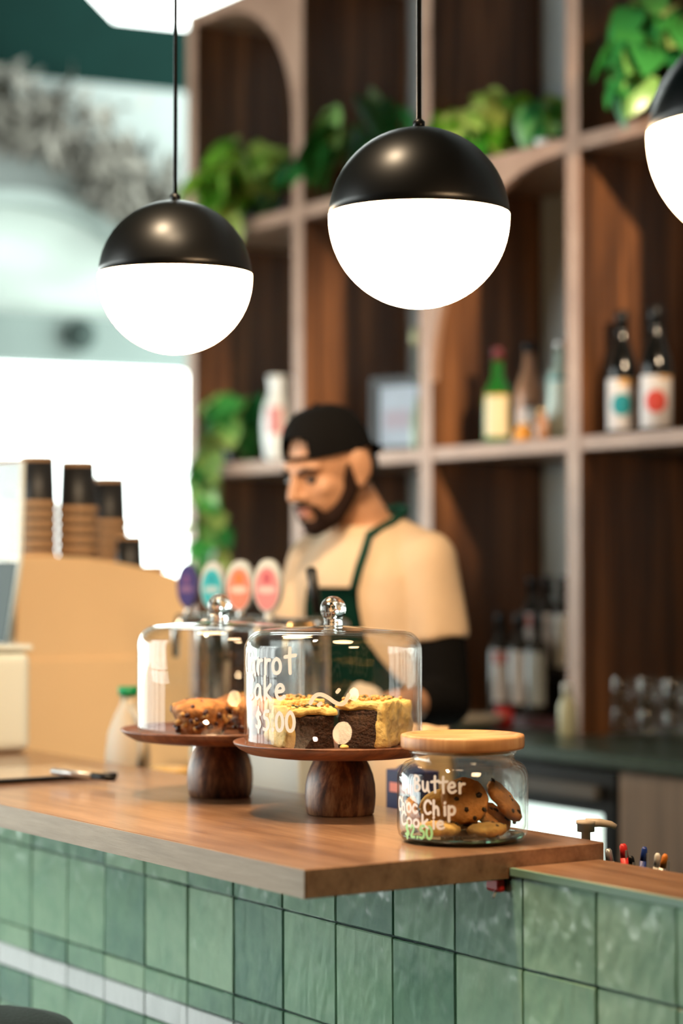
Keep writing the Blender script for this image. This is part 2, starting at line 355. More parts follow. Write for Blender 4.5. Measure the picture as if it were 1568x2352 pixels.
# ---- left wall: a slightly turned end wall with a big window, an arched fanlight and a clerestory
LD = Vector((0.13, 0.991, 0)).normalized(); LN = Vector((LD.y, -LD.x, 0))      # along the wall, out of the wall into the room
LQ = Vector((-8.15, 3.0, 0))
LROT = math.atan2(LD.y, LD.x)
def wl(x, y):
    """pixel -> (s, z) on the end wall"""
    d = ray(x, y); t = (LQ - CAM).dot(LN) / d.dot(LN); p = CAM + d * t
    return ((p - LQ).dot(LD), p.z)
def wall_poly(name, pts, m, d0, d1, parent=None):
    return obj(name, prism(nb(), pts, 'y', -d0, -d1), m, parent)
wroot = struct(bpy.data.objects.new('wall_left', None)); C.objects.link(wroot); wroot.location = LQ; wroot.rotation_euler = (0, 0, LROT)
S0, S1 = -5.4, wl(470, 700)[0] + 0.35
_, zw = wl(220, 846); sw1, _ = wl(440, 1000)
_, zb = wl(220, 738)
wall_poly('lower_wall', [(S0, 0), (S1, 0), (S1, 0.5), (S0, 0.5)], 'sage', 0.0, 0.14, wroot)
wall_poly('wall_pier', [(sw1, 0.5), (S1, 0.5), (S1, zw), (sw1, zw)], 'sage', 0.0, 0.14, wroot)
rc = 0.06
corner = [(sw1, zw)] + [(sw1 - rc + rc * math.cos(t), zw - rc + rc * math.sin(t)) for t in [PI / 2 * i / 6 for i in range(7)]]
wall_poly('corner_fillet', corner, 'sage', 0.0, 0.14, wroot)
wall_poly('wall_pier', [(S0, 0.5), (S0 + 0.15, 0.5), (S0 + 0.15, zw), (S0, zw)], 'sage', 0.0, 0.14, wroot)
wall_poly('transom_band', [(S0, zw), (S1, zw), (S1, zb), (S0, zb)], 'sage', 0.0, 0.14, wroot)
# arched opening
ac, az = wl(20, 894); R = (wl(20, 447)[1] - az)
asp = math.asin((zb - az) / R) if zb > az else 0.0
zt = wl(210, 205)[1]
arcp = [(ac + R * math.cos(t), az + R * math.sin(t)) for t in [asp + (PI - 2 * asp) * i / 40 for i in range(41)]]
wall_poly('wall_panel', [(ac, zt), (S1, zt), (S1, zb)] + arcp[:21], 'palewall', 0.0, 0.12, wroot)
wall_poly('wall_panel', [(S0, zt), (ac, zt)] + arcp[20:] + [(S0, zb)], 'palewall', 0.0, 0.12, wroot)
fr = nb()
for a, b in zip(arcp[:-1], arcp[1:]):
    k = 0.93
    q = [a, b, (ac + (b[0] - ac) * k, az + (b[1] - az) * k), (ac + (a[0] - ac) * k, az + (a[1] - az) * k)]
    prism(fr, q, 'y', 0.0, -0.16)
w2 = struct(obj('window_2', fr, 'frame')); w2.location = LQ; w2.rotation_euler = (0, 0, LROT)
wall_poly('pane', [(ac + (p[0] - ac) * 0.96, az + (p[1] - az) * 0.96) for p in arcp], 'frosted', 0.05, 0.065, w2)
# lower window frame and glass
f = nb(); box(f, S0 + 0.15, sw1, 0.02, 0.06, 0.5, 0.56); box(f, S0 + 0.15, S0 + 0.155, 0.02, 0.06, 0.5, zw); box(f, -2.4, -2.34, 0.02, 0.06, 0.5, zw)
w1 = struct(obj('window_1', f, 'frame')); w1.location = LQ; w1.rotation_euler = (0, 0, LROT)
obj('pane', box(nb(), S0 + 0.155, sw1, 0.035, 0.041, 0.56, zw), 'pane', w1)
# dark green upper wall with a slanted clerestory light
c0 = wl(240, 62); c1 = wl(425, 82); c2 = wl(120, -62); ztop = ZCEIL
sl = (c2[0] - c0[0]) / (c2[1] - c0[1]); ctop = (c0[0] + sl * (ztop - c0[1]), ztop)
wall_poly('upper_panel', [(S0, zt), (c1[0], zt), (c1[0], c1[1]), c0, ctop, (S0, ztop)], 'darkgreen', -0.12, 0.12, wroot)
wall_poly('upper_panel', [(c1[0], zt), (S1, zt), (S1, c1[1]), (c1[0], c1[1])], 'palewall', 0.0, 0.12, wroot)
g = nb(); tube(g, [(c0[0], -0.02, c0[1]), (ctop[0], -0.02, ctop[1])], 0.012, 6); tube(g, [(c0[0], -0.02, c0[1]), (c1[0], -0.02, c1[1])], 0.012, 6)
w3 = struct(obj('window_3', g, 'frame')); w3.location = LQ; w3.rotation_euler = (0, 0, LROT)
wall_poly('pane', [c0, c1, (S1, c1[1]), (S1, ztop), ctop], 'pane', 0.05, 0.056, w3)
def wpt(x, y, d=0.0):
    s, z = wl(x, y); return LQ + LD * s + LN * d + UP * z
# round dark wall light on the band
t = thing('wall_light', 'small dark round wall light above the bright window', 'wall light', wpt(148, 780, 0.14), LROT - PI / 2)
bm = nb(); lathe(bm, [(0.045, 0), (0.045, 0.03), (0.0, 0.03)], 24); bmesh.ops.rotate(bm, verts=bm.verts[:], cent=(0, 0, 0), matrix=Matrix.Rotation(PI / 2, 3, 'Y')); obj('back_plate', bm, 'black', t, True)
bm = nb(); blob(bm, (0.06, 0, 0), (0.05, 0.065, 0.065)); obj('shade', bm, plain('dark_shade', (0.03, 0.045, 0.04), 0.8, spec=0.1), t, True)
# dried garland over the arch
bm = nb()
for i in range(900):
    a = asp + (PI - 2 * asp) * random.uniform(0.12, 0.72); rr = R * (1.02 + abs(random.gauss(0, 0.16)) + 0.2 * max(0, math.cos(3 * (a - 1.75))))
    c = Vector((ac + rr * math.cos(a), -random.uniform(0.2, 0.3), az + rr * math.sin(a))); s = random.uniform(0.04, 0.1)
    mm = Matrix.Translation(c) @ Euler((random.uniform(0, 6), random.uniform(0, 6), random.uniform(0, 6))).to_matrix().to_4x4()
    vv = [bm.verts.new(mm @ Vector(p)) for p in ((-s, 0, 0), (-s * .2, s * .35, .01), (s, 0, 0), (-s * .2, -s * .35, .01))]; bm.faces.new(vv)
o = obj('dried_garland', bm, 'dried'); o.location = LQ; o.rotation_euler = (0, 0, LROT); o['kind'] = 'stuff'
tag(o, 'grey brown dried foliage garland along the arched fanlight', 'garland')

# ================================================================== BAR
ZC, XE, YF, YB, YT = 1.03, -2.215, 1.416, 1.885, 1.728
bf = thing('tiled_bar_front', 'bar front clad in glossy sage green handmade square tiles', 'bar', (-3.2, YT, 0))
ox = 3.2
obj('core', box(nb(), -5.3 + ox, XE - 0.001 + ox, 0.007, 0.135, 0.0, 0.992), 'grout', bf)
obj('core', box(nb(), XE + ox, -1.15 + ox, 0.007, 0.14, 0.0, 0.998), 'grout', bf)
PX, X0 = 0.1437, -2.333
rows = [(0.883, 0.994, 'tile'), (0.733, 0.883, 'tile'), (0.692, 0.733, 'tile'), (0.651, 0.692, 'tilewhite'), (0.583, 0.651, 'tile'), (0.433, 0.583, 'tile'), (0.283, 0.433, 'tile'), (0.133, 0.283, 'tile'), (0.0, 0.133, 'tile')]
TM = {}
def tile_mesh(wd, ht, m):
    k = (round(wd, 4), round(ht, 4), m)
    if k not in TM:
        bm = nb(); box(bm, -wd / 2, wd / 2, -0.001, 0.009, -ht / 2, ht / 2, 0.0016, 1)
        me = bpy.data.meshes.new('tile'); bm.to_mesh(me); bm.free(); me.materials.append(M[m]); TM[k] = me
    return TM[k]
for (z0, z1, m) in rows:
    for c in range(-20, 8):
        spans = [(X0 + c * PX, X0 + (c + 1) * PX, z1)]
        if z1 > 0.99 and c == 0:                                     # notched round the end of the walnut top
            g1 = 0.0014; poly = [(X0 + g1, z0 + g1), (X0 + PX - g1, z0 + g1), (X0 + PX - g1, 0.9986), (XE + 0.002, 0.9986), (XE + 0.002, 0.9928), (X0 + g1, 0.9928)]
            obj('tile', prism(nb(), [(p[0] + ox, p[1]) for p in poly], 'y', -0.001, 0.009), 'tile', bf); continue
        if z1 > 0.99 and c > 0: spans = [(X0 + c * PX, X0 + (c + 1) * PX, 1.0)]
        for (a, b, zt_) in spans:
            gx = 0.0028; me = tile_mesh(b - a - gx, zt_ - z0 - gx, m)
            inst('white_tile' if m == 'tilewhite' else 'tile', me, bf, ((a + b) / 2 + ox, random.uniform(-0.0008, 0.0008), (z0 + zt_) / 2),
                 (random.uniform(-0.008, 0.008), random.uniform(-0.003, 0.003), random.uniform(-0.01, 0.01)))
obj('ledge_cap', box(nb(), XE + 0.002 + ox, -1.15 + ox, 0.003, 0.147, 1.0005, 1.0085, 0.001, 1), 'walnut', bf)
obj('ledge_trim', box(nb(), XE + 0.002 + ox, -1.15 + ox, -0.003, 0.0025, 0.999, 1.0085), plain('pale_green_trim', (0.2, 0.36, 0.27), 0.35), bf)
bc = tag(obj('bar_counter', box(nb(), -5.4, XE, YF, YB, ZC - 0.036, ZC, 0.0012, 1), 'walnut'), 'thick walnut bar top overhanging the green tiles', 'bar top')
obj('daylit_edge', box(nb(), -5.4, XE - 0.001, YF - 0.0012, YF + 0.0005, ZC - 0.0355, ZC - 0.0008), 'daylit_slab_edge', bc)  # thin strip that carries the painted window light of the front edge
# working counter on the barista's side
t = thing('service_counter', 'dark service counter behind the bar carrying the coffee machine', 'counter', (-3.6, 1.9, 0))
obj('body', box(nb(), -1.9, 2.3, -0.01, 0.42, 0.02, 0.83), 'blackplastic', t)
obj('worktop', box(nb(), -1.9, 2.3, -0.012, 0.5, 0.83, 0.86, 0.003, 1), 'bench', t)
ZK = 0.86

# ================================================================== PENDANT LAMPS
def pendant(c, label):
    r = 0.12; t = thing('pendant_lamp', label, 'pendant lamp', c, 0, 'globe pendants above the bar')
    s = 0.005
    cap = [(math.sqrt(r * r - z * z), z) for z in [s + (r - s) * math.sin(PI / 2 * i / 16) for i in range(16)]] + [(0.0, r)]
    obj('cap', lathe(nb(), [(0.0, s)] + cap, 64), 'black', t, True)
    rg = r * 1.0; glob = [(0.0, -rg)] + [(math.sqrt(max(0, rg * rg - z * z)), z) for z in [-rg * math.cos(PI / 2 * i / 18) for i in range(1, 18)]] + [(rg, -0.001), (rg * 0.999, s - 0.0005), (0.0, s - 0.0005)]
    obj('globe', lathe(nb(), glob, 64), 'lamp', t, True)
    obj('cable_grip', lathe(nb(), [(0.008, r - 0.001), (0.008, r + 0.008), (0.0035, r + 0.012)], 16), 'black', t, True)
    obj('cable', tube(nb(), [(0, 0, r + 0.005), (0, 0, ZCEIL - 0.005 - c[2])], 0.0032, 8), 'black', t, True)
    obj('ceiling_rose', lathe(nb(), [(0.05, ZCEIL - c[2]), (0.05, ZCEIL - 0.02 - c[2]), (0.0, ZCEIL - 0.022 - c[2])], 24), 'black', t, True)
L2 = onY(962, 501, 1.67); L1 = onY(402, 637, 1.655); L3 = Vector((L2.x + (L2.x - L1.x) * 1.0, 1.67, L2.z + 0.005))
pendant(L1, 'black and white globe pendant hanging over the muffin dome')
pendant(L2, 'black and white globe pendant hanging over the carrot cake dome')
pendant(L3, 'black and white globe pendant hanging over the pens by the ledge')

# ---- unseen ceiling spotlights added where the pendants give too little warm light
def spotlight(p, aim, watts, label, deg=34):
    t = thing('added_spotlight', label, 'spotlight', p, 0, 'added spotlights out of view')
    d = (Vector(aim) - Vector(p)).normalized(); q = d.to_track_quat('-Z', 'Y')
    obj('added_mount', box(nb(), -0.06, 0.06, -0.02, 0.02, ZCEIL - p[2] - 0.025, ZCEIL - p[2]), 'black', t)
    obj('stem', tube(nb(), [(0, 0, 0.03), (0, 0, ZCEIL - p[2] - 0.02)], 0.008, 8), 'black', t, True)
    h = obj('housing', lathe(nb(), [(0.0, 0.12), (0.045, 0.12), (0.05, 0.1), (0.05, -0.02), (0.046, -0.02), (0.046, 0.05), (0.0, 0.05)], 24), 'black', t, True); h.rotation_mode = 'QUATERNION'; h.rotation_quaternion = q
    L = bpy.data.lights.new('spot_bulb', 'SPOT'); L.energy = watts; L.color = (1.0, 0.76, 0.5); L.spot_size = math.radians(deg); L.spot_blend = 0.8; L.shadow_soft_size = 0.1
    o = bpy.data.objects.new('spot_bulb', L); C.objects.link(o); o.parent = t; o.rotation_mode = 'QUATERNION'; o.rotation_quaternion = q; o.location = d * 0.03
spotlight((-1.3, 0.9, 4.2), (-4.3, 2.25, 1.2), 430, 'added unseen ceiling spotlight warming the coffee machine', 24)
spotlight((-0.2, 2.3, 3.5), (-4.55, 3.5, 2.02), 1150, 'added unseen ceiling spotlight warming the bottle shelf', 15)
spotlight((-2.55, 0.7, 4.2), (-2.75, 1.7, 1.05), 520, 'added unseen ceiling spotlight warming the cake stands', 30)
spotlight((-1.6, 0.6, 4.2), (-3.6, 2.4, 1.35), 350, 'added unseen ceiling spotlight warming the barista', 22)

# ================================================================== SHELVING
SH = thing('bar_shelving', 'tall walnut open shelving with arched fascias on the back bench', 'shelving', (-4.7, YS, 0.985))
bx_, bz_ = 4.7, -0.985
PXS = [-5.975, -5.345, -4.709, -4.095, -3.47, -2.84]
for x in PXS:
    u_ = obj('upright', box(nb(), x - 0.026 + bx_, x + 0.026 + bx_, 0.0015, DS, 0.985 + bz_, 3.14 + bz_), 'walnut_v', SH)
    obj('daylit_edge', box(nb(), x - 0.026 + bx_, x + 0.026 + bx_, 0.0, 0.0015, 0.985 + bz_, 3.14 + bz_), 'daylit_front', u_)  # front strip in the paler tone, its daylight painted in
for i in range(len(PXS) - 1):
    for (z0, z1) in ((1.675, 1.709), (2.407, 2.444), (3.105, 3.14)):
        u_ = obj('shelf_board', box(nb(), PXS[i] + 0.0265 + bx_, PXS[i + 1] - 0.0265 + bx_, 0.0035, DS, z0 + bz_, z1 + bz_), 'walnut_h', SH)
        obj('daylit_edge', box(nb(), PXS[i] + 0.0265 + bx_, PXS[i + 1] - 0.0265 + bx_, 0.002, 0.0035, z0 + bz_, z1 + bz_), 'daylit_front', u_)
# quarter arches at the front of two bays
xl, xr, zt_ = -5.948, -5.372, 3.104; r = 0.42
pts = [(xr + bx_, zt_ + bz_)] + [(xr - r + r * math.sin(t) + bx_, zt_ - r + r * math.cos(t) - 0.0 + bz_) for t in [PI / 2 * i / 20 for i in range(20, -1, -1)]]
obj('arch_fascia', prism(nb(), pts, 'y', 0.002, 0.022), 'daylit_front', SH)  # same paler tone, with the daylight painted in
xl, zt_ = -4.682, 2.406; r = 0.52
pts = [(xl + bx_, zt_ + bz_)] + [(xl + r - r * math.sin(t) + bx_, zt_ - r + r * math.cos(t) + bz_) for t in [PI / 2 * i / 20 for i in range(21)]]
obj('arch_fascia', prism(nb(), pts, 'y', 0.002, 0.022), 'daylit_front', SH)

# ---- back bench with under-counter fridge and cabinet
YBF = 3.13
tag(obj('back_bench_top', box(nb(), -6.0, -2.0, YBF, YS + DS, 0.953, 0.985, 0.003, 1), 'bench'), 'dark green stone top of the back bench', 'bench top')
xs = onY(1412, 1800, YBF + 0.02).x
t = thing('bar_fridge', 'black under-bench bar fridge with a bright reflection in its glass door', 'fridge', (-4.6, YBF + 0.02, 0))
fl, frr = -5.4 + 4.6, xs + 4.6
obj('body', box(nb(), fl, frr, 0.04, 0.6, 0.03, 0.95), 'blackplastic', t)
gz1 = onY(1300, 1862, YBF).z; gx1 = onY(1368, 1880, YBF).x + 4.6
dbm = nb(); box(dbm, gx1, frr, 0.0, 0.038, 0.06, 0.94); box(dbm, fl, gx1, 0.0, 0.038, gz1, 0.94); box(dbm, fl, gx1, 0.0, 0.038, 0.06, 0.14); box(dbm, fl, fl + 0.05, 0, 0.038, 0.14, gz1)
dr = obj('door', dbm, 'blackplastic', t)
obj('glass_pane', box(nb(), fl + 0.05, gx1, 0.012, 0.018, 0.14, gz1), 'pane', dr)
obj('door_reflection', box(nb(), fl + 0.05, gx1, 0.034, 0.039, 0.14, gz1), 'fridge_reflection', t)  # bright reflection built as a glowing sheet behind the glass
hz = onY(1250, 1808, YBF).z
obj('handle', box(nb(), gx1 - 0.42, gx1 - 0.005, -0.02, 0.0, hz - 0.016, hz + 0.016, 0.004, 2), 'rubber', dr)
t = thing('bench_cabinet', 'walnut cabinet under the back bench beside the fridge', 'cabinet', (xs + 0.01, YBF + 0.02, 0))
obj('body', box(nb(), 0.0, 1.4, 0.022, 0.6, 0.03, 0.95), 'cabinet_wood', t)
for i in range(3):
    d = obj('door', box(nb(), 0.003 + i * 0.46, 0.457 + i * 0.46, 0.0, 0.02, 0.08, 0.945, 0.002, 1), 'cabinet_wood', t)
    obj('handle', box(nb(), 0.4 + i * 0.46, 0.412 + i * 0.46, -0.02, 0.0, 0.55, 0.7), 'black', d)

# ================================================================== ON THE BAR: stands, domes, jar
def facing(c): return math.atan2(CAM.y - c[1], CAM.x - c[0])       # bearing from a thing to the photographer
STROKES = {
 'C': [[(.78, .8), (.6, .98), (.35, .98), (.12, .75), (.08, .45), (.2, .12), (.45, 0), (.75, .15)]],
 'B': [[(.15, 0), (.12, 1)], [(.12, 1), (.5, .98), (.66, .8), (.55, .58), (.15, .52)], [(.15, .52), (.6, .48), (.76, .25), (.55, .03), (.15, 0)]],
 'a': [[(.64, .5), (.45, .62), (.2, .52), (.08, .28), (.2, .04), (.42, .04), (.6, .25), (.64, .58), (.64, .2), (.76, 0)]],
 'r': [[(.15, .62), (.18, 0)], [(.17, .35), (.32, .58), (.56, .58)]],
 'o': [[(.4, .62), (.16, .52), (.06, .3), (.18, .05), (.42, 0), (.66, .1), (.72, .35), (.6, .56), (.4, .62)]],
 't': [[(.42, 1), (.4, .5), (.44, 0)], [(.08, .64), (.78, .72)]],
 'k': [[(.15, 1), (.15, 0)], [(.62, .64), (.17, .28), (.68, 0)]],
 'e': [[(.12, .3), (.64, .36), (.58, .56), (.38, .64), (.16, .5), (.08, .28), (.2, .05), (.44, 0), (.68, .12)]],
 '$': [[(.66, .78), (.45, .92), (.18, .8), (.22, .58), (.6, .42), (.66, .2), (.4, .06), (.1, .18)], [(.4, 1.12), (.4, -.14)]],
 '5': [[(.66, .98), (.24, .96), (.18, .58), (.44, .64), (.68, .46), (.66, .18), (.42, 0), (.14, .06)]],
 '0': [[(.4, .98), (.14, .8), (.06, .45), (.18, .1), (.42, 0), (.68, .15), (.74, .55), (.6, .88), (.4, .98)]],
 '2': [[(.12, .76), (.3, .98), (.58, .92), (.62, .65), (.36, .3), (.1, .02), (.72, .04)]],
 '.': [[(.2, .02), (.24, .08)]],
 'u': [[(.12, .62), (.12, .2), (.3, 0), (.55, .12), (.62, .6)], [(.62, .6), (.64, .15), (.76, 0)]],
 'c': [[(.62, .5), (.4, .62), (.15, .48), (.08, .25), (.22, .04), (.45, 0), (.66, .12)]],
 'h': [[(.15, 1), (.15, 0)], [(.15, .34), (.34, .6), (.56, .52), (.6, 0)]],
 'i': [[(.3, .6), (.32, 0)], [(.3, .84), (.33, .9)]],
 'p': [[(.14, .62), (.16, -.4)], [(.15, .45), (.4, .64), (.66, .5), (.66, .2), (.42, .02), (.16, .14)]],
}
ADV = {'i': .5, '.': .42, 'r': .66, 't': .72, ' ': .5}
def smooth(p, n=2):
    for _ in range(n):
        if len(p) < 3: return p
        q = [p[0]]
        for a, b in zip(p[:-1], p[1:]): q += [(a[0] * .75 + b[0] * .25, a[1] * .75 + b[1] * .25), (a[0] * .25 + b[0] * .75, a[1] * .25 + b[1] * .75)]
        p = q + [p[-1]]
    return p
def ribbon(bm, pts, wd, R, a0):
    """flat paint stroke on a cylinder of radius R; pts = (arc length, height)"""
    pts = smooth(pts); out = []; n = len(pts)
    for i in range(n):
        a, b = pts[max(0, i - 1)], pts[min(n - 1, i + 1)]; dx, dy = b[0] - a[0], b[1] - a[1]; l = math.hypot(dx, dy) or 1
        out.append((pts[i], (-dy / l, dx / l), (dx / l, dy / l)))
    def mp(s, z): a = a0 + s / R; return bm.verts.new((R * math.cos(a), R * math.sin(a), z))
    L, Rr = [], []
    (p, nn, t) = out[0]; cap0 = [(p[0] + math.cos(k) * nn[0] * wd - math.sin(k) * t[0] * wd, p[1] + math.cos(k) * nn[1] * wd - math.sin(k) * t[1] * wd) for k in [PI * j / 6 for j in range(1, 6)]]
    (p, nn, t) = out[-1]; cap1 = [(p[0] + math.cos(k) * nn[0] * wd + math.sin(k) * t[0] * wd, p[1] + math.cos(k) * nn[1] * wd + math.sin(k) * t[1] * wd) for k in [PI * j / 6 for j in range(1, 6)]]
    for (p, nn, t) in out:
        L.append(mp(p[0] + nn[0] * wd, p[1] + nn[1] * wd)); Rr.append(mp(p[0] - nn[0] * wd, p[1] - nn[1] * wd))
    for i in range(n - 1): bm.faces.new((L[i], Rr[i], Rr[i + 1], L[i + 1]))
    bm.faces.new([L[0]] + [mp(*c) for c in cap0] + [Rr[0]]); bm.faces.new([L[-1]] + [mp(*c) for c in cap1] + [Rr[-1]])
def lettering(name, text, R, amid, s0, z0, size, slope, wd, m, parent, xs=1.0):
    bm = nb(); x = s0
    for ch in text:
        sz = size * random.uniform(0.94, 1.06)
        for st in STROKES.get(ch, []):
            ribbon(bm, [(x + px * sz * 0.9 * xs, z0 + (x - s0) * slope + py * sz) for px, py in st], wd, R, amid)
        x += ADV.get(ch, 0.86) * size * 0.95 * xs
    return obj(name, bm, m, parent)

def cake_stand(c, label, rz):
    t = thing('cake_stand', label, 'cake stand', c, rz, 'acacia cake stands on the bar')
    obj('pedestal', lathe(nb(), [(0.0, 0), (0.047, 0), (0.0495, 0.002), (0.0515, 0.014), (0.0525, 0.028), (0.0515, 0.044), (0.0485, 0.058), (0.044, 0.07), (0.039, 0.08), (0.036, 0.0865), (0.0, 0.0865)], 48), 'acacia', t, True)
    obj('plate', lathe(nb(), [(0.0, 0.0868), (0.06, 0.0868), (0.115, 0.0875), (0.136, 0.0905), (0.15, 0.098), (0.157, 0.1045), (0.1578, 0.107), (0.156, 0.108), (0.153, 0.1072), (0.1485, 0.1045), (0.1445, 0.1025), (0.0, 0.1025)], 72), 'acacia_flat', t, True)
    return t
ZPL = ZC + 0.1028
def dome(c, label, rz=0.0):
    t = thing('glass_dome', label, 'glass dome', c, rz, 'glass cake domes on the stands')
    R, H, rc, th = 0.131, 0.168, 0.03, 0.003
    def pr(R, H, rc, crown):
        p = [(R, 0.0005), (R, H - rc)]
        p += [(R - rc + rc * math.cos(a), H - rc + rc * math.sin(a)) for a in [PI / 2 * i / 10 for i in range(1, 10)]]
        p += [(R - rc - 0.0, H + 0.0005), (0.07, H + crown * 0.55), (0.035, H + crown * 0.85), (0.018, H + crown)]
        return p
    o = pr(R, H, rc, 0.006); i = pr(R - th, H - th, rc - th, 0.006)
    obj('shell', lathe(nb(), o + [(0.0, H + 0.0062)] + [(0.0, H + 0.0062 - th)] + list(reversed(i)) + [(R, 0.0005)], 96, caps=(False, False)), 'glass', t, True)
    k = H + 0.0063
    obj('knob', lathe(nb(), [(0.0, k), (0.0145, k), (0.0137, k + 0.003), (0.0133, k + 0.0065), (0.0142, k + 0.0095)] +
        [(0.019 * math.cos(a), k + 0.0245 + 0.019 * math.sin(a)) for a in [-0.72 + (PI / 2 + 0.72) * i / 16 for i in range(16)]] + [(0.0, k + 0.0435)], 48), 'glass_solid', t, True)
    return t
S2 = off(onZ(781, 1879, ZC), 0, 0.053); S1_ = off(onZ(505, 1836, ZC), -0.003, 0.053)
cake_stand(S2, 'acacia cake stand on the bar holding carrot cake slices', 0.4)
cake_stand(S1_, 'acacia cake stand on the bar holding fruit muffins', 1.9)
D2 = off((S2.x, S2.y, ZPL), -0.0105, 0); D1 = off((S1_.x, S1_.y, ZPL), -0.001, 0)
d2 = dome(D2, 'clear glass dome hand lettered with carrot cake over dark slices'); d1 = dome(D1, 'clear unlettered glass dome with ball knob over fruit muffins')
fa = facing(D2); Rg = 0.1318
def sx(px): return Rg * math.asin(max(-0.985, min(0.985, (px - 764) / 205.0)))     # across the dome front
lettering('lettering_carrot', 'Carrot', Rg, fa, -0.174, 0.104, 0.036, 0.06, 0.0027, 'paint_white', d2, 0.75)
lettering('lettering_cake', 'Cake', Rg, fa, -0.162, 0.069, 0.034, 0.05, 0.0028, 'paint_white', d2, 0.86)
lettering('lettering_price', '$5.00', Rg, fa, -0.1336, 0.027, 0.028, 0.0, 0.0026, 'paint_white', d2, 0.78)
bm = nb()
ribbon(bm, [(sx(714), 0.068), (sx(722), 0.078), (sx(735), 0.0815), (sx(752), 0.077), (sx(770), 0.068), (sx(785), 0.066), (sx(794), 0.073), (sx(798), 0.08)], 0.0029, Rg, fa)
ribbon(bm, [(sx(732), 0.0655), (sx(737), 0.068)], 0.0026, Rg, fa); ribbon(bm, [(sx(773), 0.084), (sx(777), 0.087)], 0.0026, Rg, fa)
obj('painted_squiggle', bm, 'paint_white', d2)

# ---- carrot cake slices
def slice_(c, rz, L, Wd, H, label, seed, flip=1):
    t = thing('carrot_cake_slice', label, 'cake slice', c, rz, 'carrot cake slices under the dome')
    bm = nb(); box(bm, -L / 2, L / 2, -Wd / 2, Wd / 2, 0.0, H - 0.011)
    bmesh.ops.subdivide_edges(bm, edges=bm.edges[:], cuts=9, use_grid_fill=True); jitter(bm, 0.0022, 120, seed); jitter(bm, 0.002, 30, seed)
    for v in bm.verts: v.co.z = max(v.co.z, 0.0)
    obj('crumb', bm, 'crumb', t, True)
    bm = nb(); box(bm, -L / 2 - 0.004, L / 2 + 0.004, -Wd / 2 - 0.002, Wd / 2 + 0.002, H - 0.0115, H + 0.001, 0.004, 2)
    bmesh.ops.subdivide_edges(bm, edges=bm.edges[:], cuts=5, use_grid_fill=True); jitter(bm, 0.0045, 80, seed + 3)
    fr_ = obj('top_frosting', bm, 'frost', t, True)
    bm = nb(); box(bm, flip * (L / 2 - 0.003), flip * (L / 2 + 0.012), -Wd / 2 - 0.002, Wd / 2 + 0.002, 0.0015, H + 0.001, 0.004, 2)
    bmesh.ops.subdivide_edges(bm, edges=bm.edges[:], cuts=5, use_grid_fill=True); jitter(bm, 0.0045, 70, seed + 5)
    for v in bm.verts: v.co.z = max(v.co.z, 0.0)
    obj('side_frosting', bm, 'frost', t, True)
    rs = random.Random(seed)
    for nm, m, cnt in (('pumpkin_seed', 'seed', 9), ('nut_piece', 'nut', 26)):
        sm = bpy.data.meshes.get(nm)
        if sm is None:
            bm = nb(); blob(bm, (0, 0, 0), (0.0055, 0.003, 0.0018) if nm == 'pumpkin_seed' else (0.0042, 0.0032, 0.0026), sub=1)
            sm = bpy.data.meshes.new(nm); bm.to_mesh(sm); bm.free(); sm.materials.append(M[m])
        for k in range(cnt):
            inst(nm, sm, fr_, (rs.uniform(-L / 2, L / 2), rs.uniform(-Wd / 2, Wd / 2), H + 0.0025 + rs.uniform(0, 0.003)), (rs.uniform(-.5, .5), rs.uniform(-.5, .5), rs.uniform(0, 6)))
PC = Vector((S2.x, S2.y, ZPL))
slice_(off(PC, 0.037, -0.053), VR - 0.42, 0.06, 0.055, 0.066, 'thick carrot cake slice with yellow frosted right end and seeds', 11, 1)
slice_(off(PC, -0.05, -0.06), VR + 0.45, 0.064, 0.055, 0.058, 'low carrot cake slice with frosted rounded left end', 23, -1)
slice_(off(PC, 0.06, 0.015), VR - 0.55, 0.056, 0.05, 0.064, 'carrot cake slice standing behind the thick slice', 35, 1)
slice_(off(PC, -0.062, 0.012), VR + 0.5, 0.06, 0.05, 0.064, 'carrot cake slice behind the low slice near the lettering', 47, -1)
bm = nb(); blob(bm, (0, 0, 0.0035), (0.008, 0.006, 0.0038), sub=2); jitter(bm, 0.001, 150)
tag(obj('frosting_crumb', bm, 'frost', None, True, off(PC, 0.006, -0.098)), 'fallen bit of frosting on the plate between slices', 'crumb')

# ---- muffins
MP = Vector((S1_.x, S1_.y, ZPL))
def muffin(c, label, seed):
    t = thing('fruit_muffin', label, 'muffin', c, random.uniform(0, 6), 'fruit muffins under the dome'); t.scale = (0.92, 0.92, 0.96)
    bm = nb(); lathe(bm, [(0.0, 0), (0.035, 0), (0.039, 0.012), (0.043, 0.026), (0.047, 0.036), (0.047, 0.043), (0.042, 0.05), (0.03, 0.055), (0.015, 0.057), (0.0, 0.058)], 40)
    jitter(bm, 0.003, 70, seed); jitter(bm, 0.0015, 160, seed)
    for v in bm.verts: v.co.z = max(0.0, v.co.z)
    obj('crumb', bm, 'muffin', t, True)
    rs = random.Random(seed)
    for k in range(44):
        a = rs.uniform(0, 2 * PI); z = rs.uniform(0.008, 0.056); r = 0.037 + 0.011 * min(1, z / 0.036) if z < 0.044 else 0.047 * (0.058 - z) / 0.014
        bm = nb(); blob(bm, (r * math.cos(a), r * math.sin(a), z), (rs.uniform(.004, .009), rs.uniform(.004, .007), rs.uniform(.003, .006)), (rs.uniform(0, 3), rs.uniform(0, 3), 0), 1)
        obj('fruit_piece' if k % 3 else 'nut_piece', bm, 'fruit' if k % 3 else 'nut', t, True)
muffin(off(MP, -0.027, -0.068), 'fruit muffin with dark berries on the stand facing the tiles', 3)
muffin(off(MP, 0.063, -0.035), 'fruit muffin on the stand beside the lettered dome', 5)
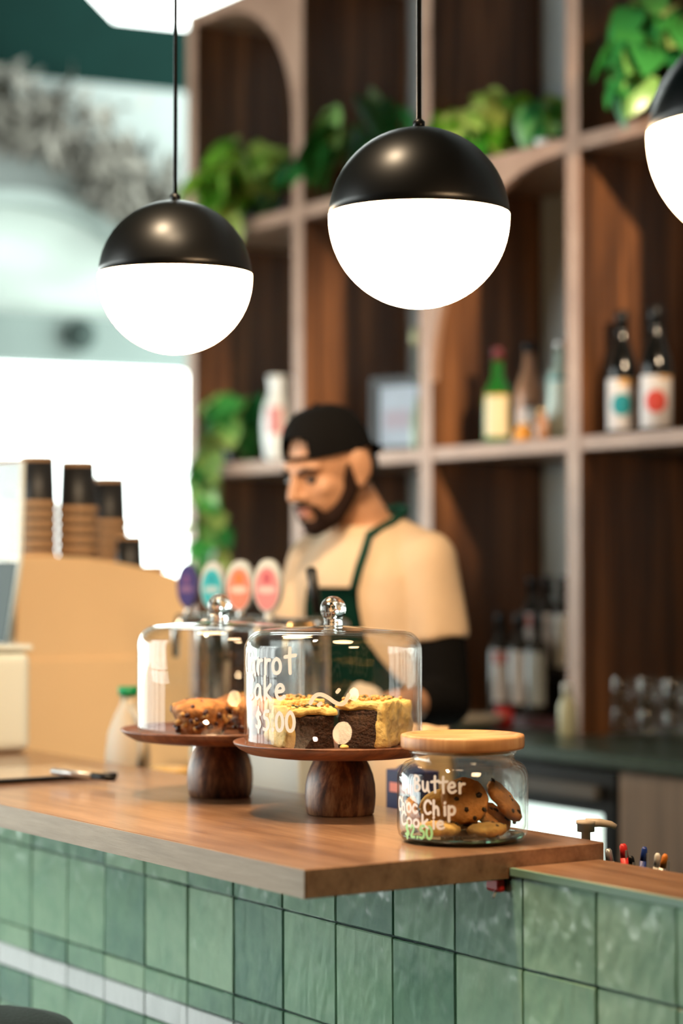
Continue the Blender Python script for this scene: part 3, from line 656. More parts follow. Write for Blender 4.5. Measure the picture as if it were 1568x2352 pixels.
muffin(off(MP, 0.03, 0.055), 'fruit muffin standing at the barista side of the plate', 8)

# ---- cookie jar
J = off(onZ(1070, 1947, ZC), 0, 0.079)
jt = thing('cookie_jar', 'round glass cookie jar with wooden lid and painted lettering', 'jar', J)
R0 = 0.0872
outer = [(0.0, 0.0), (0.074, 0.0), (0.081, 0.003), (0.0855, 0.009), (R0, 0.018), (R0, 0.082), (0.0865, 0.09), (0.083, 0.098), (0.077, 0.1035), (0.0705, 0.106), (0.0685, 0.109), (0.0685, 0.1145), (0.0715, 0.1165), (0.0715, 0.1195), (0.0695, 0.1215)]
inner = [(0.0665, 0.1215), (0.066, 0.106), (0.075, 0.1), (0.081, 0.094), (0.0842, 0.084), (0.0842, 0.02), (0.08, 0.0105), (0.07, 0.0075), (0.0, 0.0065)]
obj('body', lathe(nb(), outer + inner, 96), 'glass_jar', jt, True)
obj('base', lathe(nb(), [(0.0, 0.0011), (0.072, 0.0011), (0.08, 0.0045), (0.0825, 0.009), (0.0775, 0.009), (0.069, 0.0068), (0.0, 0.006)], 64), solid_glass('jar_base_glass', (0.62, 0.74, 0.68)), jt, True)
ld = obj('lid', lathe(nb(), [(0.0, 0.1222), (0.079, 0.1222), (0.0815, 0.1232), (0.0825, 0.126), (0.0825, 0.138), (0.0815, 0.1405), (0.079, 0.1412), (0.074, 0.1408), (0.071, 0.139), (0.0, 0.1385)], 72), 'lidwood', jt, True)
ld.rotation_euler = (0, 0, VR + 0.3)
obj('seal', lathe(nb(), [(0.0, 0.117), (0.0645, 0.117), (0.0645, 0.122), (0.0, 0.122)], 48), 'milk', ld, True)
fj = facing(J); Rj = R0 + 0.0006
def jx(px): return Rj * math.asin(max(-0.985, min(0.985, (px - 1070) / 149.0)))
lettering('lettering_butter', 'Butter', Rj, fj, -0.0712, 0.0715, 0.0205, 0.0, 0.0018, 'paint_white', jt, 0.83)
lettering('lettering_choc_chip', 'Choc Chip', Rj, fj, -0.114, 0.0425, 0.0178, 0.0, 0.0018, 'paint_white', jt, 0.9)
lettering('lettering_cookie', 'Cookie', Rj, fj, -0.102, 0.0245, 0.0165, 0.0, 0.0017, 'paint_white', jt, 1.08)
lettering('lettering_price', '$2.50', Rj, fj, -0.0905, 0.0105, 0.0165, 0.0, 0.0018, 'paint_green', jt, 0.85)
def cookie(lx, ly, lz, rot, r, m, label, seed):
    t = thing('choc_chip_cookie', label, 'cookie', off(J, lx, ly, lz), 0, 'chocolate chip cookies in the jar')
    t.rotation_euler = (Matrix.Rotation(VR, 3, 'Z') @ Euler(rot).to_matrix()).to_euler()
    h = 0.0085
    bm = nb(); lathe(bm, [(0, -h * .8), (r * .75, -h * .85), (r * .93, -h * .5), (r, 0), (r * .95, h * .55), (r * .75, h * .9), (r * .4, h), (0, h * 1.05)], 36)
    jitter(bm, 0.0018, 70, seed); jitter(bm, 0.0008, 200, seed); obj('biscuit', bm, m, t, True)
    rs = random.Random(seed)
    for k in range(9):
        a = rs.uniform(0, 2 * PI); q = r * math.sqrt(rs.uniform(0, 0.85)); s = 1 if k % 3 else -1
        bm = nb(); blob(bm, (q * math.cos(a), q * math.sin(a), s * h * (0.9 if q < r * .7 else .65)), (rs.uniform(.003, .0055), rs.uniform(.003, .005), .003), (0, 0, a), 1)
        obj('chocolate_chip', bm, 'choc', t, True)
cookie(0.056, 0.0056, 0.0512, (0.2, 0.9, -0.01), 0.034, 'cookie_b', 'dark brown cookie leaning high against the bare side of the jar', 2)
cookie(0.0019, -0.0189, 0.0539, (1.2, 0.1, 0.09), 0.032, 'cookie_b', 'round brown cookie with a big chip in the middle of the heap', 4)
cookie(0.0298, -0.0457, 0.0191, (-0.04, -0.02, 0.24), 0.027, 'cookie_l', 'golden cracked cookie lying flat under the round brown cookie', 6)
cookie(0.04, 0.0065, 0.0296, (0.4, 0.5, 0.1), 0.028, 'cookie_b', 'brown cookie wedged behind the golden cracked cookie', 9)
cookie(-0.0337, -0.0405, 0.0198, (0.07, 0.04, 0.52), 0.029, 'cookie_l', 'golden cookie lying flat behind the green price', 12)
cookie(-0.0247, 0.0114, 0.0376, (0.88, -0.43, 0.4), 0.033, 'cookie_l', 'large golden cookie standing behind the painted lettering', 15)
cookie(-0.0078, 0.0443, 0.0185, (0.0, 0.0, 0.02), 0.031, 'cookie_b', 'brown cookie at the back floor of the jar', 18)
cookie(-0.0666, -0.0007, 0.0337, (1.45, 0.15, 1.55), 0.025, 'cookie_b', 'brown cookie standing upright behind the word butter', 21)

# ---- tablet and pen at the far end of the bar
tb = thing('tablet', 'thin black tablet lying flat on the walnut bar', 'tablet', (-3.352, 1.76, ZC), 0.0)
obj('case', box(nb(), -0.2, 0.0, -0.27, 0.0, 0.0, 0.009, 0.003, 2), 'blackplastic', tb)
obj('screen', box(nb(), -0.193, -0.007, -0.262, -0.008, 0.0088, 0.0094), plain('glossy_screen', (0.55, 0.45, 0.36), 0.08), tb)
p0, p1 = onZ(120, 1771, ZC + 0.02), onZ(262, 1788, ZC + 0.014)
pn = thing('stylus', 'silver and black pen lying across the tablet corner', 'pen', (p0 + p1) / 2)
d = (p1 - p0) / 2
obj('barrel', tube(nb(), [-d, d * 0.3], 0.0055, 10), 'silver', pn, True); obj('grip', tube(nb(), [d * 0.3, d], [0.006, 0.005], 10), 'blackplastic', pn, True)

# ================================================================== BEHIND THE BAR
# ---- coffee machine, its cream end panel towards us
XM = -4.3
yc = 2.22
cm = thing('coffee_machine', 'large cream enamelled espresso machine on the service counter', 'coffee machine', (XM, yc, ZK))
def mz(px, py): q = onX(px, py, XM); return (q.y - yc, q.z - ZK)
top = [mz(48, 1277), mz(120, 1276), mz(200, 1282), mz(280, 1294), mz(350, 1309), mz(400, 1323), mz(428, 1338), mz(440, 1360)]
body = [(top[0][0] + 0.0, 0.04), (top[-1][0] + 0.002, 0.04)] + list(reversed(top)) + [(top[0][0] - 0.012, top[0][1] - 0.03)]
for x0, x1 in ((-0.012, 0.0), (-0.85, -0.838)):
    bm = nb(); prism(bm, body, 'x', x0, x1)
    bmesh.ops.bevel(bm, geom=[e_ for e_ in bm.edges if abs(e_.verts[0].co.x - e_.verts[1].co.x) < 1e-5], offset=0.003, segments=2, affect='EDGES')
    obj('end_fascia', bm, 'cream', cm)
STEPS = [(2.139, 1.4142), (2.247, 1.4015), (2.366, 1.3798), (2.432, 1.3525)]      # cup tray: far edge and height of each flat step
pr_ = [(top[0][0] + 0.001, 0.04), (2.432 - yc, 0.04)]
for k in range(len(STEPS) - 1, -1, -1):
    pr_ += [(STEPS[k][0] - yc, STEPS[k][1] - ZK), ((STEPS[k - 1][0] - yc) if k else top[0][0] + 0.001, STEPS[k][1] - ZK)]
obj('body', prism(nb(), pr_, 'x', -0.838, -0.012), 'cream', cm)
def tray(Y): return next((z for e_, z in STEPS if Y <= e_), STEPS[-1][1])
sz_ = mz(200, 1512)[1]
obj('end_panel', box(nb(), 0.0005, 0.005, top[0][0] + 0.012, top[-1][0] - 0.012, 0.06, sz_, 0.002, 1), 'cream', cm)
for fx in (-0.07, -0.78):
    for fy in (top[0][0] + 0.05, top[-1][0] - 0.06): obj('foot', lathe(nb(), [(0.022, 0.0), (0.018, 0.045)], 16, (fx, fy, 0)), 'black', cm, True)
obj('cup_rail', tube(nb(), [(-0.8, top[0][0] - 0.002, top[0][1] - 0.001), (-0.06, top[0][0] - 0.002, top[0][1] - 0.001)], 0.004), 'chrome', cm, True)
for gx in (-0.6, -0.25):
    g_ = obj('group_head', lathe(nb(), [(0.03, 0.2), (0.032, 0.27)], 20, (gx, top[-1][0] + 0.035, 0)), 'chrome', cm, True)
    obj('portafilter', tube(nb(), [(gx, top[-1][0] + 0.03, 0.19), (gx, top[-1][0] + 0.16, 0.18)], [0.022, 0.012]), 'black', g_, True)
ZM = ZK + top[1][1] - 0.001
# ---- cups stacked upside down on the machine
def cup_meshes():
    bm = nb(); lathe(bm, [(0.0392, 0.0), (0.0414, 0.001), (0.0416, 0.0125), (0.0385, 0.0132), (0.0392, 0.0)], 32, caps=(False, False)); r_ = bpy.data.meshes.new('cup_rim'); bm.to_mesh(r_); bm.free(); r_.materials.append(M['kraft'])
    bm = nb(); lathe(bm, [(0.0385, 0.0128), (0.0352, 0.095), (0.0, 0.095)], 32, caps=(False, True)); b_ = bpy.data.meshes.new('cup_body'); bm.to_mesh(b_); bm.free(); b_.materials.append(M['blackpaper'])
    bm = nb(); lathe(bm, [(0.0355, 0.0945), (0.0348, 0.1045), (0.0328, 0.1045), (0.0328, 0.096), (0.0, 0.096)], 32, caps=(False, False)); k_ = bpy.data.meshes.new('cup_base'); bm.to_mesh(k_); bm.free(); k_.materials.append(M['kraft'])
    for m_ in (r_, b_, k_):
        for p_ in m_.polygons: p_.use_smooth = True
    return b_, r_, k_
CB, CR, CK = cup_meshes()
def cup(c, label, group, sc_=1.0):
    t = thing('paper_cup', label, 'paper cup', c, 0, group); t.scale = (sc_, sc_, sc_)
    inst('cup_body', CB, t); inst('cup_rim', CR, t); inst('cup_base', CK, t)
def stack(px, py, n, X, label, sc_=1.0, gap=0.0203):
    q = onX(px, py, X); q.z = tray(q.y) - 0.0003
    for k in range(n):
        lb = label if n == 1 else (('lowest ', 'second lowest ', 'third lowest ', 'third topmost ', 'second topmost ', 'topmost ')[k] + label)
        cup((q.x, q.y, q.z + k * gap * sc_), lb, 'upturned paper cups on the coffee machine', sc_)
stack(85, 1276, 6, XM - 0.06, 'black paper cup in the stack behind the glass screen edge', 1.08)
stack(27, 1272, 6, XM - 0.2, 'black paper cup in the stack seen through the glass screen', 1.08)
stack(178, 1279, 6, XM - 0.06, 'black paper cup in the tallest stack on the machine', 1.1)
stack(250, 1287, 6, XM - 0.17, 'black paper cup in the stack between tallest stack and lone cup', 1.06)
stack(298, 1298, 1, XM - 0.05, 'small lone black paper cup at the end of the stacks', 0.8)
for k, w_ in enumerate(('lowest', 'second lowest', 'third lowest', 'second topmost', 'topmost')):
    tag(obj('saucer', lathe(nb(), [(0.0, 0), (0.02, 0.0), (0.032, 0.008), (0.032, 0.0095), (0.021, 0.0035), (0.0, 0.0035)], 32), 'kraft', None, True, Vector((XM - 0.1, 2.3988, STEPS[-1][1] - 0.0003 + k * 0.0085))),
        w_ + ' tan saucer stacked on the sloping end of the coffee machine', 'saucer', 'tan saucers on the coffee machine')

# ---- glass guard with white edge, and white container
ge = [onY(52, 1060, 1.93), onY(46, 1290, 1.93), onY(18, 1478, 1.93)]
gt = thing('glass_guard', 'leaning glass counter guard with a white edge strip', 'glass guard', (ge[2].x, 1.93, ZK))
def gl(v): return (v.x - ge[2].x, v.y - 1.93, v.z - ZK)
bm = nb()
for a, b in zip(ge[:-1], ge[1:]):
    a, b = gl(a), gl(b); box_pts = [(a[0] - 0.5, a[2]), (a[0], a[2]), (b[0], b[2]), (b[0] - 0.5, b[2])]; prism(bm, box_pts, 'y', 0.0, 0.006)
obj('glass', bm, 'pane', gt)
obj('edge_strip', tube(nb(), [gl(v) for v in ge], 0.0055, 8), 'white', gt, True)
g1_, g2_ = gl(ge[1]), gl(ge[2])
obj('dark_reflection', prism(nb(), [(-0.5, g2_[2]), (g2_[0] - 0.005, g2_[2]), (g1_[0] - 0.005, g1_[2]), (-0.5, g1_[2])], 'y', -0.006, -0.001), plain('painted_dark_reflection', (0.012, 0.03, 0.028), 0.5, spec=0.15), gt)  # dark reflection low in the guard glass, built as a dark sheet
obj('post', tube(nb(), [(-0.25, 0.02, 0), (-0.25, 0.014, gl(ge[2])[2] + 0.1)], 0.01, 10), 'chrome', gt, True)
obj('base_plate', box(nb(), -0.3, -0.2, -0.02, 0.06, 0.0, 0.006), 'chrome', gt)
wq = onZ(60, 1728, ZC); wx = wq.x
t = thing('napkin_box', 'pale rounded white box standing at the far end of the bar', 'box', (wx, 1.8, ZC))
zt2 = onY(20, 1483, 1.8).z - ZC
obj('body', box(nb(), -0.22, 0.0, -0.06, 0.06, 0.0, zt2 - 0.012, 0.02, 3), 'white', t); obj('lid', box(nb(), -0.222, 0.002, -0.062, 0.062, zt2 - 0.0115, zt2, 0.005, 2), 'white', t)

# ---- milk jug
mq = onY(285, 1700, 2.01 - 0.09)
YJ = 1.925
mq = onY(300, 1600, YJ)
t = thing('milk_jug', 'translucent plastic milk jug with green cap before the coffee machine', 'milk jug', (mq.x - 0.01, YJ, ZK))
hz_ = onY(300, 1597, YJ).z - ZK
bm = nb(); lathe(bm, [(0.0, 0), (0.046, 0.0), (0.049, 0.006), (0.049, hz_ * 0.62), (0.043, hz_ * 0.76), (0.028, hz_ * 0.88), (0.017, hz_ * 0.94), (0.016, hz_)], 4 * 8)
for v in bm.verts: v.co.y *= 0.7
bmesh.ops.rotate(bm, verts=bm.verts[:], cent=(0, 0, 0), matrix=Matrix.Rotation(0.3, 3, 'Z'))
obj('body', bm, 'milk', t, True)
obj('handle', tube(nb(), [(0.02, 0, hz_ * .93), (0.05, 0, hz_ * .85), (0.06, 0, hz_ * .7), (0.048, 0, hz_ * .55)], 0.009, 10), 'milk', t, True)
obj('cap', lathe(nb(), [(0.019, hz_), (0.019, hz_ + 0.016), (0.0, hz_ + 0.016)], 24), 'green_cap', t, True)
# amber tub and dark lid behind the stands
aq = onY(400, 1740, 1.95)
t = thing('sugar_tub', 'honey coloured tub behind the muffin stand', 'tub', (aq.x, 1.955, ZK))
obj('body', lathe(nb(), [(0.0, 0), (0.04, 0.0), (0.045, 0.15), (0.046, 0.155)], 32), plain('honey_plastic', (0.7, 0.4, 0.12), 0.4), t, True)
obj('lid', lathe(nb(), [(0.047, 0.155), (0.047, 0.168), (0.0, 0.17)], 32), plain('honey_lid', (0.75, 0.5, 0.2), 0.4), t, True)

# ---- beer tap tower
YTP = 2.22
tq = [onY(x, 1345, YTP) for x in (462, 520, 583, 647, 718)]
tw = thing('beer_tap_tower', 'beer tap tower with four oval badges and a black lever', 'beer taps', (tq[2].x, YTP, ZK))
zb1, zb0 = onY(560, 1416, YTP).z - ZK, onY(560, 1446, YTP).z - ZK
obj('crossbar', box(nb(), tq[0].x - tq[2].x - 0.12, tq[4].x - tq[2].x + 0.02, 0.0, 0.075, zb0, zb1, 0.01, 3), 'chrome', tw)
for xx in (tq[0].x - tq[2].x, tq[4].x - tq[2].x - 0.05):
    obj('column', lathe(nb(), [(0.045, 0.0), (0.045, 0.008), (0.03, 0.02), (0.026, zb0)], 24, (xx, 0.038, 0)), 'chrome', tw, True)
bl = [('b_navy', 0.021, 0.044, 1390), ('b_teal', 0.024, 0.048, 1392), ('b_red', 0.0265, 0.05, 1400), ('b_pink', 0.027, 0.051, 1406)]
def ellipse_disc(bm, a, b, y0, y1, zc, seg=32, dome_=0.0):
    prism(bm, [(a * math.cos(2 * PI * i / seg), zc + b * math.sin(2 * PI * i / seg)) for i in range(seg)], 'y', y0, y1); return bm
for q, (m, a, b, yb) in zip(tq[:4], bl):
    xx = q.x - tq[2].x; zc = q.z - ZK
    fau = obj('faucet', tube(nb(), [(xx, -0.005, zb1 - 0.012), (xx, -0.05, zb1 - 0.012), (xx, -0.06, zb1 - 0.025), (xx, -0.06, zb1 - 0.085)], [0.011, 0.01, 0.009, 0.007], 12), 'chrome', tw, True)
    obj('stem', tube(nb(), [(xx, -0.03, zb1 - 0.01), (xx, -0.03, zc - b * 0.8)], [0.0085, 0.0065], 12), 'ceramic' if m == 'b_pink' else 'chrome', fau, True)
    bd = obj('badge', ellipse_disc(nb(), a, b, -0.012, 0.012, 0), 'wallgrey' if m != 'b_navy' else 'b_navy', tw)
    bd.location = (xx, -0.03, zc); bd.rotation_euler = (0, 0, 0.75)
    fc = obj('badge_face', ellipse_disc(nb(), a * 0.86, b * 0.8, -0.0135, -0.012, -b * 0.12), m, bd)
    bm = nb(); ellipse_disc(bm, a * 0.66, b * 0.15, -0.0142, -0.0134, -b * 0.16, 24); obj('badge_band', bm, plain('band_' + m, {'b_navy': (0.2, 0.12, 0.26), 'b_teal': (0.35, 0.5, 0.56), 'b_red': (0.72, 0.5, 0.46), 'b_pink': (0.68, 0.44, 0.46)}[m], 0.4), bd)
    bm = nb(); ellipse_disc(bm, a * 0.3, b * 0.22, -0.0142, -0.0134, b * 0.28, 16); obj('badge_emblem', bm, plain('emblem_' + m, {'b_navy': (0.16, 0.08, 0.22), 'b_teal': (0.02, 0.3, 0.4), 'b_red': (0.72, 0.18, 0.06), 'b_pink': (0.42, 0.1, 0.14)}[m], 0.4), bd)
xx = tq[4].x - tq[2].x
fau = obj('faucet', tube(nb(), [(xx, -0.005, zb1 - 0.012), (xx, -0.05, zb1 - 0.012), (xx, -0.06, zb1 - 0.085)], [0.011, 0.01, 0.007], 12), 'brass', tw, True)
pa, pb = onY(714, 1308, YTP - 0.03), onY(730, 1412, YTP - 0.03)
obj('lever', tube(nb(), [(pb.x - tq[2].x, -0.03, pb.z - ZK), (pa.x - tq[2].x, -0.03, pa.z - ZK), (pa.x - tq[2].x - 0.001, -0.03, pa.z - ZK + 0.004)], [0.008, 0.0105, 0.006], 12), 'black', fau, True)
obj('drip_tray', box(nb(), tq[0].x - tq[2].x - 0.08, tq[4].x - tq[2].x, -0.14, -0.02, 0.0, 0.02, 0.004, 1), 'chrome', tw)

# ---- boxes seen below the plates
q0, q1 = onY(572, 1780, 2.05), onY(697, 1780, 2.05)
t = thing('storage_bin', 'plain pale grey bin between the two cake stands behind the bar', 'bin', ((q0.x + q1.x) / 2, 2.09, ZK)); hw = (q1.x - q0.x) / 2
obj('body', box(nb(), -hw, hw, -0.05, 0.06, 0.0, onY(640, 1700, 2.05).z - ZK - 0.012, 0.006, 2), 'wallgrey', t)
obj('lid', box(nb(), -hw - 0.003, hw + 0.003, -0.053, 0.063, onY(640, 1700, 2.05).z - ZK - 0.0115, onY(640, 1700, 2.05).z - ZK, 0.003, 1), 'wallgrey', t)
q0, q1 = onY(832, 1780, 2.08), onY(960, 1780, 2.08)
t = thing('paper_bag', 'beige paper bag behind the carrot cake stand', 'bag', ((q0.x + q1.x) / 2, 2.12, ZK)); hw = (q1.x - q0.x) / 2
bm = nb(); box(bm, -hw, hw, -0.04, 0.04, 0, 0.27); bmesh.ops.subdivide_edges(bm, edges=bm.edges[:], cuts=5, use_grid_fill=True); jitter(bm, 0.006, 18)
for v in bm.verts: v.co.z = max(0, v.co.z); v.co.y *= 1 - 0.5 * max(0, v.co.z - 0.15) / 0.12
obj('sack', bm, 'beige', t, True)
q0, q1 = onY(886, 1800, 2.0), onY(950, 1800, 2.0); bq = onY(900, 1768, 2.0)
t = thing('tea_carton', 'small navy blue carton with a pale band beside the cookie jar', 'carton', ((q0.x + q1.x) / 2, 2.0, ZK)); hw = (q1.x - q0.x) / 2
obj('box', box(nb(), -hw, hw, 0.0, 0.05, 0.0, bq.z - ZK, 0.001, 1), 'navy', t)
obj('band', box(nb(), -hw * 0.7, hw * 0.9, -0.001, 0.0, bq.z - ZK - 0.035, bq.z - ZK - 0.02), 'redprint', t)
obj('flap', prism(nb(), [(-hw, bq.z - ZK), (hw, bq.z - ZK), (hw * 0.2, bq.z - ZK + 0.012), (-hw * 0.7, bq.z - ZK + 0.006)], 'y', 0.02, 0.024), 'navy', t)

# ---- soap pump and pens by the ledge
sq = onY(1345, 1900, 2.02); zs = onY(1345, 1884, 2.02).z - ZK
t = thing('soap_dispenser', 'cream plastic pump dispenser behind the end of the bar', 'dispenser', (sq.x, 2.02, ZK), VR)
obj('bottle', lathe(nb(), [(0.0, 0), (0.03, 0), (0.032, 0.004), (0.032, zs - 0.075), (0.028, zs - 0.062), (0.014, zs - 0.052), (0.014, zs - 0.045)], 32), 'cream_pl', t, True)
pm = obj('pump_head', lathe(nb(), [(0.0065, zs - 0.046), (0.0065, zs - 0.016), (0.0125, zs - 0.016), (0.0125, zs - 0.006), (0.014, zs - 0.005), (0.014, zs - 0.0005), (0.0, zs)], 24), 'cream_pl', t, True)
obj('nozzle', tube(nb(), [(0.0, 0, zs - 0.004), (0.02, 0, zs - 0.0035), (0.036, 0, zs - 0.006), (0.043, 0, zs - 0.0095)], [0.007, 0.006, 0.0048, 0.004], 10), 'cream_pl', pm, True)
YP = 1.94
pq = onY(1460, 1990, YP)
t = thing('pen_cup', 'black pen cup hidden behind the tiled ledge', 'pen cup', (pq.x, YP, ZK))
obj('cup', lathe(nb(), [(0.0, 0), (0.054, 0), (0.058, 0.1), (0.056, 0.1), (0.052, 0.004), (0.0, 0.004)], 32), 'black', t, True)
def pen(px, py, lean, m, label, tip=None, r=0.0048, cat='pen'):
    e_ = onY(px, py, YP); b_ = Vector((pq.x + (e_.x - pq.x) * 0.35, YP + 0.01 * lean, ZK + 0.006)); bb = b_ - e_
    t = thing('pen', label, cat, e_, 0, 'pens in the cup by the ledge')
    obj('barrel', tube(nb(), [bb, bb * 0.12], r, 10), m, t, True)
    obj('end', tube(nb(), [bb * 0.12, bb * 0.02, (0, 0, 0)], [r * 0.95, r * 0.85, r * 0.5], 10), tip or m, t, True)
    obj('clip', box(nb(), r, r + 0.0015, -0.0015, 0.0015, -0.045, -0.008), 'silver', t)
pen(1396, 1949, 0, 'silver', 'grey capped pen leaning against the end of the bar', None, 0.0055)
pen(1430, 1938, 1, 'red', 'bright red marker standing behind the ledge', None, 0.006, 'marker')
pen(1448, 1966, 2, 'blackplastic', 'short black pen beside the red marker')
pen(1480, 1945, -1, 'blue', 'blue ballpoint pen between black and white pens')
pen(1510, 1960, 1, 'ceramic', 'white pen leaning next to the orange tipped pen')
pen(1528, 1962, -1, 'silver', 'silver pen with an orange end', 'orange')
hk = onY(1132, 2025, YT - 0.012)
t = thing('bag_hook', 'small red hook on the tiles under the bar end', 'hook', (hk.x, YT - 0.002, min(hk.z, ZC - 0.036 - 0.0118)))
obj('plate', box(nb(), -0.014, 0.014, -0.012, 0.0, -0.006, 0.012, 0.004, 2), 'red', t); obj('peg', tube(nb(), [(0.006, -0.01, -0.004), (0.008, -0.016, -0.012)], 0.002, 8), 'ceramic', t, True)

# ---- bar stool
st = onZ(-98, 2353, 0.72)
t = thing('bar_stool', 'round black leather bar stool at the tiled bar', 'stool', (st.x, st.y, 0))
obj('seat', lathe(nb(), [(0.0, 0.655), (0.16, 0.655), (0.176, 0.665), (0.18, 0.685), (0.178, 0.703), (0.168, 0.716), (0.14, 0.722), (0.0, 0.724)], 48), 'leather', t, True)
obj('piping', lathe(nb(), [(0.1795, 0.682), (0.1825, 0.685), (0.1795, 0.688)], 48, caps=(False, False)), 'leather', t, True)
for k in range(4):
    a = PI / 4 + k * PI / 2; obj('leg', tube(nb(), [(0.12 * math.cos(a), 0.12 * math.sin(a), 0.655), (0.19 * math.cos(a), 0.19 * math.sin(a), 0.0)], 0.011, 10), 'black', t, True)
obj('foot_ring', tube(nb(), [(0.168 * math.cos(2 * PI * k / 32), 0.168 * math.sin(2 * PI * k / 32), 0.22) for k in range(33)], 0.008, 8), 'black', t, True)

# ================================================================== PLANTS ON THE SHELVES
def leaf_mesh(name, L, Wd, heart, fold, droop, m):
    bm = nb(); n = 7; rowsv = []
    for i in range(n + 1):
        t = i / n
        wv = Wd / 2 * (math.sin(PI * min(1, t ** (0.62 if heart else 0.85))) ** 0.8 if 0 < t < 1 else 0.0)
        y = L * t; z = -droop * L * t * t
        if wv < 1e-6: rowsv.append([bm.verts.new((0, y, z))])
        else: rowsv.append([bm.verts.new((-wv, y - (0.12 * L if heart and i == 1 else 0), z + fold * wv)), bm.verts.new((0, y, z)), bm.verts.new((wv, y - (0.12 * L if heart and i == 1 else 0), z + fold * wv))])
    for a, b in zip(rowsv[:-1], rowsv[1:]):
        if len(a) == 1: bm.faces.new((a[0], b[1], b[0])); bm.faces.new((a[0], b[2], b[1]))
        elif len(b) == 1: bm.faces.new((a[0], a[1], b[0])); bm.faces.new((a[1], a[2], b[0]))
        else: bm.faces.new((a[0], a[1], b[1], b[0])); bm.faces.new((a[1], a[2], b[2], b[1]))
    me = bpy.data.meshes.new(name); bm.to_mesh(me); bm.free(); me.materials.append(M[m])
    for p in me.polygons: p.use_smooth = True
    return me
LH = leaf_mesh('leaf', 0.1, 0.08, True, 0.25, 0.3, 'leaf'); LO = leaf_mesh('leaf', 0.16, 0.07, False, 0.3, 0.35, 'leaf_d'); LHD = leaf_mesh('leaf', 0.09, 0.07, True, 0.25, 0.3, 'leaf_d')
LEAFPTS = {}
for m_ in (LH, LO, LHD):
    LEAFPTS[m_.name] = [v.co.copy() for v in m_.vertices] + [(m_.vertices[e_.vertices[0]].co + m_.vertices[e_.vertices[1]].co) / 2 for e_ in m_.edges]
def wooden(w, g=0.003):
    """inside an upright or a shelf board, or behind the shelving's open back"""
    if w.y < YS - g: return False
    if w.y > YS + DS - g: return True
    if any(abs(w.x - x) < 0.026 + g for x in PXS): return True
    return any(z0 - g < w.z < z1 + g for z0, z1 in ((1.675, 1.709), (2.407, 2.444), (3.105, 3.14)))
def plant(pc, label, pot, pr, ph, leafme, tips, seed, name='potted_plant'):
    """tips: leaf positions relative to the pot's base, local x = camera right, y = depth"""
    rs = random.Random(seed)
    t = thing(name, label, 'plant', pc, VR, 'green plants on the walnut shelving')
    obj('pot', lathe(nb(), [(0.0, 0), (pr * 0.78, 0), (pr * 0.82, 0.004), (pr, ph), (pr * 0.92, ph), (pr * 0.88, ph - 0.015), (0.0, ph - 0.015)], 36), pot, t, True)
    obj('soil', lathe(nb(), [(0.0, ph - 0.0145), (pr * 0.87, ph - 0.0145), (0.0, ph - 0.008)], 24), 'soil', t, True)
    bm = nb(); r0 = Vector((0, 0, ph - 0.012)); tm_ = Matrix.Translation(pc) @ Matrix.Rotation(VR, 4, 'Z'); inv = tm_.inverted()
    for (x, y, z) in tips:
        e_ = Vector((x, y, z)); w0 = tm_ @ e_
        if z < 0.012: w0.y = min(w0.y, YS - 0.022); e_ = inv @ w0                  # hanging tips hang in front of the shelf
        az = math.atan2(-x, y)
        for k in range(60):                                                      # turn, then nudge, a leaf until it clears uprights and boards
            p_ = e_ + Vector((rs.uniform(-1, 1), rs.uniform(-1, 1), rs.uniform(-.3, 1))) * (0.0015 * max(0, k - 6)); sc_ = rs.uniform(.85, 1.4) * (1 - 0.006 * k)
            ro = (rs.uniform(-1.35, -.15), rs.uniform(-.5, .5), az + rs.uniform(-.9, .9))
            lm = tm_ @ Matrix.Translation(p_) @ Euler(ro).to_matrix().to_4x4() @ Matrix.Scale(sc_, 4)
            if not any(wooden(lm @ q_) for q_ in LEAFPTS[leafme.name]): break
        inst('leaf', leafme, t, p_, ro, (sc_,) * 3); e_ = p_
        b_ = r0 + Vector((rs.uniform(-.5, .5) * pr, rs.uniform(-.5, .5) * pr, 0))
        if e_.z < 0.02:
            wv = tm_ @ e_; wv.y = min(wv.y, YS - 0.02); wv.z = pc.z + 0.035; lip = inv @ wv; up_ = b_.lerp(lip, 0.4); up_.z = max(b_.z, 0.1) + 0.02
            ps = [b_, up_, lip + Vector((0, 0, 0.03)), lip, lip.lerp(e_, 0.5), e_]
        else:
            mid = b_.lerp(e_, 0.5) + Vector((0, 0, 0.05)); ps = [b_.lerp(mid, k / 4).lerp(mid.lerp(e_, k / 4), k / 4) for k in range(5)]
        tube(bm, ps, 0.0017, 5)
    obj('stems', bm, 'stem', t, True)
    return t
def cloud(n, cx, cy, cz, rx, ry, rz, seed):
    rs = random.Random(seed); out = []
    while len(out) < n:
        v = Vector((rs.uniform(-1, 1), rs.uniform(-1, 1), rs.uniform(-1, 1)))
        if 0.25 < v.length < 1: out.append((cx + v.x * rx, cy + v.y * ry, cz + v.z * rz))
    return out
ZU, ZMID, ZB = 2.4445, 1.7095, 0.9855
def shelfpt(px, Y, z): return Vector((onY(px, 600, Y).x, Y, z))
# pothos in black pot, left upper bay
c = shelfpt(607, YS + 0.12, ZU)
plant(c, 'yellow green trailing pothos in a glossy black pot under the pale arch', 'pot_black', 0.065, 0.12, LH,
      cloud(34, -0.02, -0.03, 0.2, 0.1, 0.09, 0.08, 1) + cloud(26, -0.13, -0.09, 0.11, 0.06, 0.05, 0.07, 2) + cloud(16, -0.115, -0.14, 0.0, 0.035, 0.03, 0.09, 3), 1)
